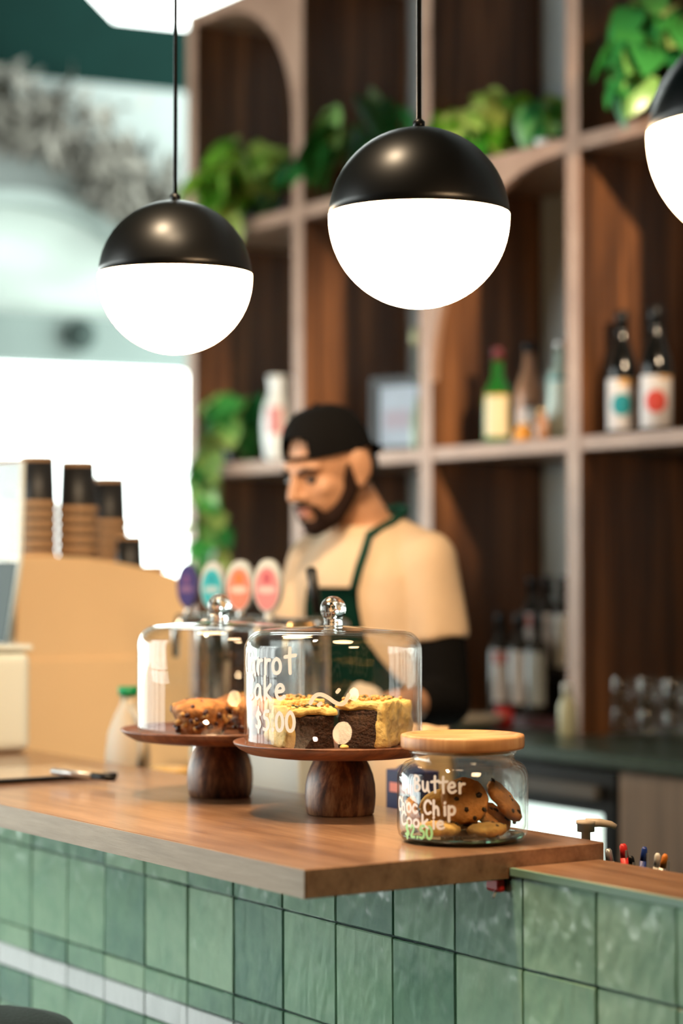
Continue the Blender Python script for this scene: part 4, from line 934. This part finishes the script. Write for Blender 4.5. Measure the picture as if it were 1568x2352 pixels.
# broad-leaved plant, second upper bay
c = shelfpt(835, YS + 0.13, ZU)
plant(c, 'broad leaved upright plant in a white pot behind the pendant cable', 'pot_white', 0.055, 0.12, LO,
      cloud(22, 0.0, -0.03, 0.22, 0.12, 0.09, 0.1, 4) + [(-0.1, -0.08, 0.26), (-0.14, -0.12, 0.15), (-0.16, -0.14, 0.1), (0.02, -0.05, 0.33), (0.06, -0.05, 0.3), (0.1, -0.06, 0.27), (0.1, -0.08, 0.18)], 5)
c = shelfpt(1085, YS + 0.1, ZU)
plant(c, 'bright green bushy plant in a grey green pot', 'pot_grey', 0.045, 0.09, LH,
      cloud(26, 0.06, -0.01, 0.15, 0.07, 0.08, 0.07, 6) + cloud(12, -0.03, -0.05, 0.13, 0.05, 0.05, 0.03, 7) + cloud(8, 0.08, -0.06, 0.06, 0.03, 0.03, 0.05, 8), 9)
c = shelfpt(1266, YS + 0.17, ZU)
plant(c, 'dark leafy plant in a black pot beside the bushy plant', 'pot_black', 0.05, 0.1, LHD, cloud(16, 0.0, -0.02, 0.13, 0.06, 0.06, 0.04, 10), 11)
c = shelfpt(1545, YS + 0.12, ZU)
plant(c, 'tall cascading green plant in a black pot above the sake bottles', 'pot_black', 0.06, 0.12, LHD,
      cloud(34, -0.02, -0.03, 0.23, 0.1, 0.08, 0.09, 12) + cloud(18, -0.1, -0.09, 0.14, 0.04, 0.04, 0.09, 13), 14)
c = shelfpt(548, YS + 0.12, ZMID)
plant(c, 'dark green trailing plant beside the white jug on the shelf', 'pot_black', 0.06, 0.11, LHD,
      cloud(34, -0.02, -0.03, 0.14, 0.11, 0.09, 0.09, 15) + cloud(14, -0.1, -0.13, 0.02, 0.03, 0.03, 0.08, 16) + cloud(12, -0.085, -0.16, -0.2, 0.03, 0.02, 0.16, 17) + [(-0.05, -0.17, -0.2), (-0.045, -0.17, -0.24), (-0.03, -0.17, -0.3)], 18)
# white dish on upper shelf
tag(obj('small_dish', lathe(nb(), [(0.0, 0), (0.022, 0), (0.032, 0.018), (0.03, 0.018), (0.02, 0.004), (0.0, 0.004)], 28), 'ceramic', None, True, shelfpt(1255, YS + 0.04, ZU)), 'small white dish at the shelf edge before the dark pot', 'dish')

# ================================================================== BOTTLES AND ORNAMENTS
def cpatch(bm, r, a0, a1, z0, z1, n=16):
    v0 = [bm.verts.new((r * math.cos(a0 + (a1 - a0) * i / n), r * math.sin(a0 + (a1 - a0) * i / n), z0)) for i in range(n + 1)]
    v1 = [bm.verts.new((r * math.cos(a0 + (a1 - a0) * i / n), r * math.sin(a0 + (a1 - a0) * i / n), z1)) for i in range(n + 1)]
    for i in range(n): bm.faces.new((v0[i], v0[i + 1], v1[i + 1], v1[i]))
    return bm
def cdisc(bm, r, ac_, zc, rad, n=20):
    for i in range(n):
        u0, u1 = -rad + 2 * rad * i / n, -rad + 2 * rad * (i + 1) / n; h0, h1 = math.sqrt(max(0, rad * rad - u0 * u0)), math.sqrt(max(0, rad * rad - u1 * u1))
        ps = [(u0, -h0), (u1, -h1), (u1, h1), (u0, h0)]
        bm.faces.new([bm.verts.new((r * math.cos(ac_ + u / r), r * math.sin(ac_ + u / r), zc + z)) for u, z in ps])
    return bm
def bottle(c, label, prof, glass, capm, capz, caprr, lab=None, cat='bottle', group=None, name='bottle', extra=None):
    t = thing(name, label, cat, c, 0, group)
    obj('glass_body', lathe(nb(), [(0.0, 0)] + prof + [(0.0, prof[-1][1])], 32), glass, t, True)
    obj('cap', lathe(nb(), [(0.0, capz[0]), (caprr, capz[0]), (caprr, capz[1] - 0.002), (caprr * .9, capz[1]), (0.0, capz[1])], 20), capm, t, True)
    fa_ = facing(c)
    if lab:
        r_, z0, z1, m, half = lab
        o_ = obj('label_sheet', cpatch(nb(), r_ + 0.0006, fa_ - half, fa_ + half, z0, z1), m, t, True)
        if extra:
            for (kind, *a_) in extra:
                if kind == 'dot': obj('label_dot', cdisc(nb(), r_ + 0.0014, fa_ + a_[0], a_[1], a_[2]), a_[3], o_, True)
                else: obj('label_strip', cpatch(nb(), r_ + 0.0012, fa_ + a_[0], fa_ + a_[1], a_[2], a_[3]), a_[4], o_, True)
    return t
sake = [(0.036, 0), (0.0375, 0.004), (0.0375, 0.15), (0.035, 0.175), (0.026, 0.205), (0.0175, 0.23), (0.0155, 0.25), (0.0155, 0.285)]
GA = 'bottles on the shelf boards'
def sake_b(px, z, lab, label, dotm, strip):
    bottle(shelfpt(px, YS + 0.075, ZMID), label, sake, 'gl_black', 'blackplastic', (0.255, 0.302), 0.0168, (0.0375, 0.012, 0.135, 'label_white', 1.25), 'bottle', GA, 'sake_bottle',
           [('dot', 0.0, 0.073, 0.027, dotm)] + ([('strip', -0.2, 1.2, 0.118, 0.134, 'gold')] if strip else [('strip', 0.2, 1.2, 0.127, 0.134, 'gold')]))
sake_b(1427, 0, None, 'black sake bottle whose white label carries a teal dot', 'teal', True)
sake_b(1505, 0, None, 'black sake bottle whose white label carries a red dot', 'redlab', False)
whisky = [(0.036, 0), (0.039, 0.005), (0.039, 0.12), (0.035, 0.148), (0.022, 0.168), (0.016, 0.182), (0.0145, 0.225)]
bottle(shelfpt(1142, YS + 0.09, ZMID), 'green whisky bottle with cream oval label and red cap', whisky, 'gl_green', 'maroon', (0.222, 0.256), 0.0155, (0.039, 0.022, 0.132, 'label_cream', 0.95), 'bottle', GA, 'whisky_bottle', [('strip', -0.9, 0.9, 0.126, 0.132, 'gold')])
bottle(shelfpt(1215, YS + 0.11, ZMID), 'rose tinted spirit bottle with black stopper', [(0.034, 0), (0.036, 0.004), (0.037, 0.13), (0.028, 0.165), (0.017, 0.19), (0.015, 0.235)], 'gl_rose', 'blackplastic', (0.235, 0.262), 0.0165, (0.037, 0.03, 0.09, 'label_white', 0.5), 'bottle', GA, 'spirit_bottle', [('strip', -0.4, 0.4, 0.09, 0.104, 'blackplastic')])
bottle(shelfpt(1287, YS + 0.09, ZMID), 'pale mint gin bottle standing against the upright', [(0.034, 0), (0.036, 0.004), (0.036, 0.155), (0.031, 0.172), (0.0155, 0.19), (0.014, 0.235)], 'gl_mint', 'silver', (0.233, 0.252), 0.0155, (0.036, 0.02, 0.15, plain('mint_label', (0.7, 0.82, 0.75), 0.6), 0.9), 'bottle', GA, 'gin_bottle', [('strip', -0.9, 0.9, 0.15, 0.158, 'teal')])
bottle(shelfpt(1202, YS + 0.03, ZMID), 'squat amber miniature bottle before the rose bottle', [(0.026, 0), (0.028, 0.003), (0.028, 0.03), (0.02, 0.036), (0.01, 0.04)], 'gl_amber', 'brass', (0.038, 0.048), 0.011, None, 'bottle', GA, 'miniature_bottle')
bottle(shelfpt(1243, YS + 0.026, ZMID), 'small clear miniature bottle beside the squat amber one', [(0.018, 0), (0.02, 0.003), (0.02, 0.05), (0.012, 0.06), (0.009, 0.07)], 'gl_rose', 'brass', (0.066, 0.078), 0.0095, None, 'bottle', GA, 'miniature_bottle')
# white jug with faded red print
c = shelfpt(646, YS + 0.035, ZMID)
t = thing('ceramic_jug', 'white ceramic jug with faded red print beside the trailing plant', 'jug', c)
obj('body', lathe(nb(), [(0.0, 0), (0.044, 0), (0.05, 0.01), (0.056, 0.07), (0.057, 0.12), (0.052, 0.16), (0.041, 0.19), (0.036, 0.205), (0.037, 0.225), (0.043, 0.25), (0.039, 0.25), (0.033, 0.22), (0.0, 0.2)], 40), 'ceramic', t, True)
fa_ = facing(c)
pj = nb(); cpatch(pj, 0.0575, fa_ - 0.75, fa_ + 0.05, 0.075, 0.155); obj('print', pj, 'redprint', t, True)
obj('handle', tube(nb(), [(0.04 * math.cos(fa_ + 1.7), 0.04 * math.sin(fa_ + 1.7), 0.22), (0.08 * math.cos(fa_ + 1.7), 0.08 * math.sin(fa_ + 1.7), 0.19), (0.055 * math.cos(fa_ + 1.7), 0.055 * math.sin(fa_ + 1.7), 0.11)], 0.008, 10), 'ceramic', t, True)
# framed print
c = shelfpt(918, YS + 0.16, ZMID)
t = thing('framed_print', 'black framed pale print leaning on the shelf behind the barista', 'framed print', c, 0.35)
bm = nb(); w_, h_ = 0.105, 0.225
box(bm, -w_, -w_ + 0.026, 0, 0.016, 0, h_); box(bm, w_ - 0.026, w_, 0, 0.016, 0, h_); box(bm, -w_ + 0.026, w_ - 0.026, 0, 0.016, 0, 0.026); box(bm, -w_ + 0.026, w_ - 0.026, 0, 0.016, h_ - 0.026, h_)
obj('frame', bm, 'black', t); pr_ = obj('print_sheet', box(nb(), -w_ + 0.026, w_ - 0.026, 0.007, 0.012, 0.026, h_ - 0.026), 'bluepic', t)
obj('print_motif', box(nb(), -w_ * 0.55, w_ * 0.3, 0.006, 0.007, 0.075, 0.13), plain('lilac_print', (0.5, 0.42, 0.5), 0.5), pr_)
obj('back_board', box(nb(), -w_ + 0.026, w_ - 0.026, 0.0125, 0.016, 0.026, h_ - 0.026), 'kraft', t)
c = shelfpt(958, YS + 0.05, ZMID)
t = thing('dried_stem_vase', 'slim pale vase with one dried flower head beside the framed print', 'vase', c)
obj('vase', lathe(nb(), [(0.0, 0), (0.016, 0), (0.02, 0.02), (0.018, 0.09), (0.008, 0.12), (0.01, 0.14)], 24), plain('pale_green_glass', (0.45, 0.6, 0.45), 0.2), t, True)
obj('stem', tube(nb(), [(0, 0, 0.12), (0.004, 0, 0.2), (-0.004, 0, 0.3)], 0.0022, 6), 'stem', t, True)
bm = nb(); blob(bm, (-0.004, 0, 0.31), (0.018, 0.018, 0.028), sub=2); jitter(bm, 0.006, 60); obj('flower_head', bm, plain('dried_flower', (0.5, 0.5, 0.3), 0.8), t, True)

# ---- back bench: syrup bottles in two tiers, dish, tumblers
RX = PXS[3] - 0.027 - shelfpt(1262, YS + 0.2, ZB).x              # up to the upright
t = thing('bottle_riser', 'black two step riser under the dark bottles', 'riser', shelfpt(1262, YS + 0.2, ZB))
obj('step', box(nb(), -0.12, RX, -0.06, 0.08, 0.0, 0.12), 'blackplastic', t); obj('low_step', box(nb(), -0.12, RX, -0.14, -0.061, 0.0, 0.025), plain('dark_red_mat', (0.08, 0.012, 0.012), 0.6), t)
syr = [(0.03, 0), (0.032, 0.004), (0.032, 0.16), (0.026, 0.182), (0.0135, 0.2), (0.0125, 0.23)]
lbs = ['label_white', 'label_white', 'wallgrey', 'label_white', 'label_white', 'ceramic']
def syrup(px, Y, z, label, lab, red, x=None):
    bottle(shelfpt(px, Y, z) if x is None else Vector((x, Y, z)), label, syr, 'gl_dark', 'blackplastic', (0.226, 0.262), 0.0145, (0.032, 0.03, 0.165, lab, 0.62), 'bottle', 'dark bottles on the back bench', 'syrup_bottle', [('strip', -0.6, 0.6, 0.13, 0.16, 'redprint')] if red else None)
sb = [(1148, YS + 0.1, ZB + 0.026, 'dark syrup bottle with red topped label beside the red tin', 'label_white', True), (1192, YS + 0.1, ZB + 0.026, 'dark syrup bottle with long white label in the low tier', 'label_white', False),
      (1232, YS + 0.1, ZB + 0.026, 'dark syrup bottle with pale grey label in the low tier', 'wallgrey', False)]
for a_ in sb: syrup(*a_)
x5 = shelfpt(1293, YS + 0.19, 0).x
for x_, *a_ in [(x5 - 0.132, 'dark syrup bottle with pink topped label on the riser', 'label_white', True), (x5 - 0.066, 'dark syrup bottle with plain white label on the riser', 'label_white', False),
                (x5, 'dark syrup bottle with glossy white label beside the upright', 'ceramic', False)]:
    syrup(None, YS + 0.19, ZB + 0.1205, *a_, x=x_)
bottle(shelfpt(1300, YS - 0.05, ZB), 'short pale yellow sauce bottle before the upright', [(0.02, 0), (0.022, 0.003), (0.022, 0.075), (0.012, 0.095), (0.011, 0.105)], plain('pale_yellow_plastic', (0.6, 0.6, 0.4), 0.4), 'ceramic', (0.104, 0.128), 0.013, None, 'bottle', None, 'sauce_bottle')
q = onY(1158, 1650, YS - 0.02)
t = thing('red_tin', 'small bright red tin before the syrup bottles', 'tin', (onY(1158, 1640, YS + 0.015).x, YS + 0.015, ZB))
obj('body', lathe(nb(), [(0.0, 0), (0.022, 0), (0.022, 0.05), (0.0, 0.05)], 24), 'red', t, True); obj('lid', lathe(nb(), [(0.023, 0.0502), (0.023, 0.06), (0.0, 0.061)], 24), 'maroon', t, True)
q = onY(1068, 1650, YS - 0.12)
tag(obj('serving_dish', lathe(nb(), [(0.0, 0), (0.045, 0), (0.076, 0.021), (0.088, 0.034), (0.085, 0.036), (0.07, 0.025), (0.045, 0.006), (0.0, 0.006)], 40), plain('stoneware', (0.5, 0.44, 0.36), 0.35), None, True, (q.x, YS - 0.1, ZB)), 'shallow pale stoneware dish on the back bench by the barista', 'dish')
tm = nb(); lathe(tm, [(0.0, 0.074), (0.021, 0.074), (0.0225, 0.071), (0.026, 0.001), (0.0245, 0.0), (0.0235, 0.001), (0.0205, 0.066), (0.0, 0.068)], 28)
tme = bpy.data.meshes.new('tumbler'); tm.to_mesh(tme); tm.free(); tme.materials.append(M['glass'])
for p_ in tme.polygons: p_.use_smooth = True
for row in range(2):
    for tier in range(2):
        for k, px in enumerate((1425, 1486, 1545, 1606)):
            o_ = inst('tumbler', tme, None, Vector((shelfpt(px, YS + 0.02, 0).x, YS + 0.02 + row * 0.07, ZB + 0.0745 * tier)))
            tag(o_, ('%s upturned tumbler from the walnut upright, %s tier of the %s row' % (('first', 'second', 'third', 'fourth')[k], ('lower', 'upper')[tier], ('outer', 'inner')[row])), 'tumbler', 'upturned tumblers on the back bench')

# ================================================================== THE BARISTA
MS = 0.00092
MO = FW * 4.6 + RT * (66 * MS); MO.z = 0
man = thing('person', 'barista in black cap, oatmeal t-shirt and green apron looking down', 'person', MO, VR)
def mp(px, py, d): return Vector(((px - 850) * MS, d, CAMH - (py - 1300) * MS))
fa2 = math.radians(40); f2 = Vector((-math.sin(fa2), -math.cos(fa2), 0)); l2 = Vector((-f2.y, f2.x, 0))     # chest bearing, his left
TC = Vector((0.022, 0.0, 0))
RINGS = [(0.80, 0.0, 0.165, 0.125), (0.95, 0.0, 0.158, 0.118), (1.10, 0.012, 0.15, 0.112), (1.22, 0.022, 0.158, 0.118), (1.32, 0.03, 0.168, 0.118), (1.385, 0.034, 0.166, 0.108), (1.43, 0.036, 0.132, 0.088), (1.465, 0.04, 0.088, 0.07), (1.485, 0.045, 0.062, 0.06)]
def ring_at(z):
    if z <= RINGS[0][0]: return RINGS[0]
    for a, b in zip(RINGS[:-1], RINGS[1:]):
        if a[0] <= z <= b[0]:
            k = (z - a[0]) / (b[0] - a[0]); k = k * k * (3 - 2 * k) if 0 else k
            return tuple(a[i] + (b[i] - a[i]) * k for i in range(4))
    return RINGS[-1]
def torso(bm, grow, z0, z1, n=18, seg=36):
    rs_ = []
    for i in range(n + 1):
        z = z0 + (z1 - z0) * i / n; (_, fo, a, b) = ring_at(z)
        rs_.append([bm.verts.new(TC + l2 * ((a + grow) * math.cos(2 * PI * k / seg)) + f2 * (fo + (b + grow) * math.sin(2 * PI * k / seg)) + UP * z) for k in range(seg)])
    for a, b in zip(rs_[:-1], rs_[1:]):
        for k in range(seg): bm.faces.new((a[k], a[(k + 1) % seg], b[(k + 1) % seg], b[k]))
    bm.faces.new(list(reversed(rs_[0]))); bm.faces.new(rs_[-1])
    bmesh.ops.recalc_face_normals(bm, faces=bm.faces[:]); return bm
shL = TC + l2 * 0.148 + f2 * 0.035 + UP * 1.4; shR = TC - l2 * 0.15 + f2 * 0.035 + UP * 1.4
elL = Vector((0.155, -0.15, 1.115)); wrL = Vector((0.045, -0.33, 1.125)); haL = Vector((-0.02, -0.385, 1.11))
elR = Vector((-0.19, 0.03, 1.13)); wrR = Vector((-0.12, -0.22, 1.06)); haR = Vector((-0.085, -0.285, 1.05))
hipL = TC + l2 * 0.085 + UP * 0.86; hipR = TC - l2 * 0.085 + UP * 0.86
knL = TC + l2 * 0.1 + f2 * 0.03 + UP * 0.47; knR = TC - l2 * 0.1 + f2 * 0.02 + UP * 0.47
anL = TC + l2 * 0.11 + UP * 0.08; anR = TC - l2 * 0.11 + UP * 0.08
# head frame
hy = math.radians(47); pitch = math.radians(20)
hf = Vector((-math.sin(hy), -math.cos(hy), 0)); hl = Vector((-hf.y, hf.x, 0))
HF = (hf * math.cos(pitch) - UP * math.sin(pitch)); HU = (UP * math.cos(pitch) + hf * math.sin(pitch))
HC = mp(757, 1083, -0.09)
HM = Matrix(((hl.x, HF.x, HU.x, HC.x), (hl.y, HF.y, HU.y, HC.y), (hl.z, HF.z, HU.z, HC.z), (0, 0, 0, 1)))
def hblob(bm, c, r, rot=None, sub=3):
    m = HM @ Matrix.Translation(Vector(c))
    if rot: m = m @ Euler(rot).to_matrix().to_4x4()
    bmesh.ops.create_icosphere(bm, subdivisions=sub, radius=1.0, matrix=m @ Matrix.Diagonal((r[0], r[1], r[2], 1)))
def hp(x, y, z): return HM @ Vector((x, y, z))
bm = nb()
hblob(bm, (0, -0.012, 0.028), (0.076, 0.097, 0.088)); hblob(bm, (0, 0.035, -0.03), (0.061, 0.064, 0.075)); hblob(bm, (0, 0.062, -0.088), (0.036, 0.034, 0.03))
hblob(bm, (0, 0.07, 0.028), (0.055, 0.028, 0.02)); hblob(bm, (0.037, 0.055, -0.02), (0.024, 0.03, 0.024)); hblob(bm, (-0.037, 0.055, -0.02), (0.024, 0.03, 0.024))
limb(bm, hp(0, 0.092, 0.02), 0.010, hp(0, 0.117, -0.022), 0.0125); hblob(bm, (0.012, 0.102, -0.028), (0.009, 0.012, 0.008), None, 2); hblob(bm, (-0.012, 0.102, -0.028), (0.009, 0.012, 0.008), None, 2)
hblob(bm, (0, 0.092, -0.056), (0.024, 0.013, 0.008)); hblob(bm, (0, 0.09, -0.067), (0.022, 0.013, 0.008))
for s in (1, -1):
    hblob(bm, (s * 0.083, -0.012, 0.002), (0.009, 0.025, 0.037), (0.15, 0, s * 0.5)); hblob(bm, (s * 0.08, -0.004, -0.03), (0.009, 0.012, 0.014), None, 2)
nk = TC + f2 * 0.035 + UP * 1.46
limb(bm, hp(0, -0.025, -0.05), 0.056, nk, 0.058); limb(bm, hp(0, -0.035, -0.01), 0.06, hp(0, -0.025, -0.05), 0.056)
torso(bm, -0.004, 0.78, 1.484)
limb(bm, shL, 0.052, elL, 0.042); limb(bm, elL, 0.041, wrL, 0.028); limb(bm, shR, 0.052, elR, 0.042); limb(bm, elR, 0.041, wrR, 0.028)
def hand(bm, wr, ha, up_, side):
    d = (ha - wr).normalized(); s_ = d.cross(up_).normalized() * side; u_ = s_.cross(d).normalized() * side
    pal = wr + d * 0.05
    limb(bm, wr, 0.025, wr + d * 0.02, 0.027)
    for k in range(4):
        o_ = s_ * (0.03 - 0.02 * k); kn = wr + d * (0.085 - 0.004 * abs(k - 1)) + o_
        limb(bm, wr + d * 0.02 + o_ * 0.6, 0.016, kn, 0.0115)
        L_ = (0.034, 0.04, 0.037, 0.029)[k]
        m1 = kn + d * L_ * 0.8 - u_ * L_ * 0.5; m2 = m1 + d * L_ * 0.15 - u_ * L_ * 0.75; m3 = m2 - d * L_ * 0.35 - u_ * L_ * 0.35
        limb(bm, kn, 0.0095, m1, 0.0088); limb(bm, m1, 0.0088, m2, 0.008); limb(bm, m2, 0.008, m3, 0.007)
    tb0 = wr + d * 0.03 + s_ * 0.026; tb1 = tb0 + d * 0.035 + s_ * 0.022 - u_ * 0.012; tb2 = tb1 + d * 0.03 - u_ * 0.014
    limb(bm, tb0, 0.013, tb1, 0.0105); limb(bm, tb1, 0.0105, tb2, 0.0085)
hand(bm, wrL, haL, UP, -1); hand(bm, wrR, haR, UP, 1)
for h_, k_, a_ in ((hipL, knL, anL), (hipR, knR, anR)): limb(bm, h_, 0.082, k_, 0.052); limb(bm, k_, 0.052, a_, 0.035)
mobj('body', remesh(bm, 0.0048, 3), 'skin', man)
# face details
for s in (1, -1):
    bm = nb(); hblob(bm, (s * 0.03, 0.081, 0.004), (0.0125, 0.01, 0.0085), None, 2); obj('eye', bm, 'eye', man, True)
    bm = nb(); tube(bm, [hp(s * 0.012, 0.098, 0.022), hp(s * 0.03, 0.094, 0.029), hp(s * 0.05, 0.078, 0.024)], [0.004, 0.0052, 0.003], 8); obj('eyebrow', bm, 'hair', man, True)
bm = nb(); hblob(bm, (0, 0.0975, -0.0555), (0.021, 0.01, 0.0055), None, 2); hblob(bm, (0, 0.0955, -0.0665), (0.019, 0.0105, 0.0065), None, 2); obj('lips', bm, 'lips', man, True)
bm = nb()
for s in (1, -1):
    limb(bm, hp(s * 0.066, 0.006, 0.012), 0.0115, hp(s * 0.063, 0.012, -0.04), 0.017); limb(bm, hp(s * 0.06, 0.016, -0.045), 0.018, hp(s * 0.04, 0.054, -0.082), 0.021); limb(bm, hp(s * 0.04, 0.054, -0.082), 0.021, hp(0, 0.08, -0.096), 0.023)
    limb(bm, hp(0, 0.104, -0.044), 0.0065, hp(s * 0.026, 0.092, -0.052), 0.006); limb(bm, hp(s * 0.026, 0.09, -0.052), 0.007, hp(s * 0.03, 0.078, -0.08), 0.012)
mobj('beard', remesh(bm, 0.0045, 3), 'beard', man)
bm = nb(); hblob(bm, (0, -0.045, -0.01), (0.0745, 0.068, 0.05)); obj('hair', bm, 'hair', man, True)
# cap worn back to front: crown with a half moon gap over the forehead, strap, brim behind
bm = nb(); seg, rg_ = 48, 16; grid = {}
for i in range(rg_ + 1):
    ph_ = PI / 2 * i / rg_
    for k in range(seg):
        th_ = 2 * PI * k / seg
        x = 0.0815 * math.cos(ph_) ** 0.75 * math.cos(th_); y = -0.008 + 0.1035 * math.cos(ph_) ** 0.75 * math.sin(th_); z = 0.036 + 0.1 * math.sin(ph_) + 0.012 * math.sin(th_) * math.cos(ph_)
        grid[i, k] = bm.verts.new(hp(x, y, z))
kf = seg // 4
for i in range(rg_):
    for k in range(seg):
        k2 = (k + 1) % seg; dk = (k + 0.5) - kf
        if ((dk / 4.6) ** 2 + ((i + 0.5) / 5.5) ** 2) < 1 and i >= 1: continue
        bm.faces.new((grid[i, k], grid[i, k2], grid[i + 1, k2], grid[i + 1, k]))
bmesh.ops.remove_doubles(bm, verts=bm.verts[:], dist=0.0005)
capo = obj('cap', bm, 'blackcloth', man, True)
obj('cap_button', blob(nb(), hp(0, -0.008, 0.137), 0.006, sub=2), 'blackcloth', capo, True)
bm = nb(); n_ = 16; vi = []; vo = []
for k in range(n_ + 1):
    a_ = -PI / 2 + (k / n_ - 0.5) * 2.0
    vi.append(bm.verts.new(hp(0.081 * math.cos(a_), -0.008 + 0.103 * math.sin(a_), 0.03)))
    vo.append(bm.verts.new(hp(0.081 * math.cos(a_) * 1.02, -0.008 + 0.103 * math.sin(a_) - 0.04 * math.cos((k / n_ - 0.5) * PI), 0.004)))
for k in range(n_): bm.faces.new((vi[k], vi[k + 1], vo[k + 1], vo[k]))
bmesh.ops.solidify(bm, geom=bm.faces[:], thickness=0.003); obj('cap_brim', bm, 'blackcloth', capo, True)
# clothes
bm = nb(); torso(bm, 0.014, 0.86, 1.478)
slL = shL.lerp(elL, 0.56); slR = shR.lerp(elR, 0.56)
def sleeve_tube(sh, sl, r0, r1): blob(bm, sh, r0, sub=3); tube(bm, [sh, sh.lerp(sl, 0.5), sl], [r0, (r0 + r1) / 2, r1], 24)
sleeve_tube(shL, slL, 0.067, 0.066); sleeve_tube(shR, slR, 0.065, 0.064)
for sg, sh_ in ((1, shL), (-1, shR)):
    limb(bm, TC + f2 * 0.03 + UP * 1.37, 0.1, sh_, 0.06); limb(bm, TC + l2 * sg * 0.035 + f2 * 0.02 + UP * 1.455, 0.05, sh_ + UP * 0.005, 0.058)
me = remesh(bm, 0.007, 5)
for v in me.vertices:                                              # soft folds in the cotton
    n3 = noise.noise(Vector((v.co.x * 14, v.co.y * 14, v.co.z * 5))); v.co += v.normal * n3 * 0.006
mobj('t_shirt', me, 'shirt', man)
bm = nb()
(_, fo, a, b) = ring_at(1.474)
ps = [TC + l2 * ((a + 0.004) * math.cos(t_)) + f2 * (fo + (b + 0.004) * math.sin(t_)) + UP * (1.474 - 0.012 * math.sin(t_)) for t_ in [2 * PI * k / 32 for k in range(33)]]
obj('collar', tube(bm, ps, 0.009, 10), 'shirt', man, True)
def sleeve(sh, sl, el, wr, k, r0, r1):
    bm = nb(); limb(bm, sh.lerp(el, 0.5), r0, el, r1); limb(bm, el, r1, el.lerp(wr, k), r1 * 0.78); return bm
mobj('black_sleeve', remesh(sleeve(shL, slL, elL, wrL, 0.55, 0.06, 0.05), 0.007, 3), 'blackcloth', man); mobj('black_sleeve', remesh(sleeve(shR, slR, elR, wrR, 0.55, 0.058, 0.05), 0.007, 3), 'blackcloth', man)
bm = nb(); torso(bm, 0.009, 0.8, 0.9)
for h_, k_, a_ in ((hipL, knL, anL), (hipR, knR, anR)): limb(bm, h_, 0.095, k_, 0.068); limb(bm, k_, 0.068, a_, 0.055)
mobj('trousers', remesh(bm, 0.01, 3), 'denim', man)
for an in (anL, anR):
    bm = nb(); limb(bm, an + UP * -0.025, 0.042, an + f2 * 0.13 - UP * 0.04, 0.038); blob(bm, an - f2 * 0.03 - UP * 0.04, 0.04)
    me = remesh(bm, 0.008, 2)
    for v in me.vertices: v.co.z = max(0.002, v.co.z)
    mobj('shoe', me, 'blackplastic', man)
# apron: bib that follows the chest, skirt below, one strap to the neck
bm = nb(); nz, ns = 22, 12; g_ = {}
for i in range(nz + 1):
    z = 1.352 - (1.352 - 0.55) * i / nz; (_, fo, a, b) = ring_at(max(z, 0.8)); a += 0.022; b += 0.024
    hw = 0.068 + 0.012 * min(1, (1.352 - z) / 0.1) + 0.1 * min(1, max(0, (1.25 - z) / 0.16))
    for k in range(ns + 1):
        s = (k / ns * 2 - 1) * hw; s = max(-a * 0.97, min(a * 0.97, s))
        g_[i, k] = bm.verts.new(TC + l2 * s + f2 * (fo + b * math.sqrt(max(0.02, 1 - (s / a) ** 2))) + UP * z)
for i in range(nz):
    for k in range(ns): bm.faces.new((g_[i, k], g_[i + 1, k], g_[i + 1, k + 1], g_[i, k + 1]))
bmesh.ops.solidify(bm, geom=bm.faces[:], thickness=0.003)
ap = obj('apron', bm, 'apron', man, True)
tl = g_ = None
(_, fo, a, b) = ring_at(1.345); a += 0.022; b += 0.026
def chest(s, z, g=0.022):
    (_, fo, a, b) = ring_at(z); a += g; b += g; s = max(-a * .98, min(a * .98, s)); return TC + l2 * s + f2 * (fo + b * math.sqrt(max(0.0, 1 - (s / a) ** 2))) + UP * z
sp = [chest(0.06, 1.345, 0.025), chest(0.068, 1.39, 0.025), chest(0.072, 1.43, 0.028), chest(0.07, 1.46, 0.03), TC + l2 * 0.078 + f2 * 0.06 + UP * 1.487, TC + l2 * 0.07 - f2 * 0.0 + UP * 1.512, TC + l2 * 0.02 - f2 * 0.045 + UP * 1.52, TC - l2 * 0.05 - f2 * 0.02 + UP * 1.505]
bm = nb(); tube(bm, sp, 0.0085, 8); obj('apron_strap', bm, 'apron', ap, True)
# cloth in his hand
bm = nb(); q = Vector(haL) + Vector((0.0, -0.02, 0.01)); blob(bm, (0, 0, 0), (0.055, 0.035, 0.045), sub=4); jitter(bm, 0.022, 22, 4); jitter(bm, 0.006, 70, 5)
w_ = off(MO, q.x, q.y, q.z)
tag(obj('cleaning_cloth', bm, plain('cream_cloth', (0.7, 0.6, 0.48), 0.9), None, True, w_), 'crumpled cream cloth held in the hand of the barista', 'cloth')
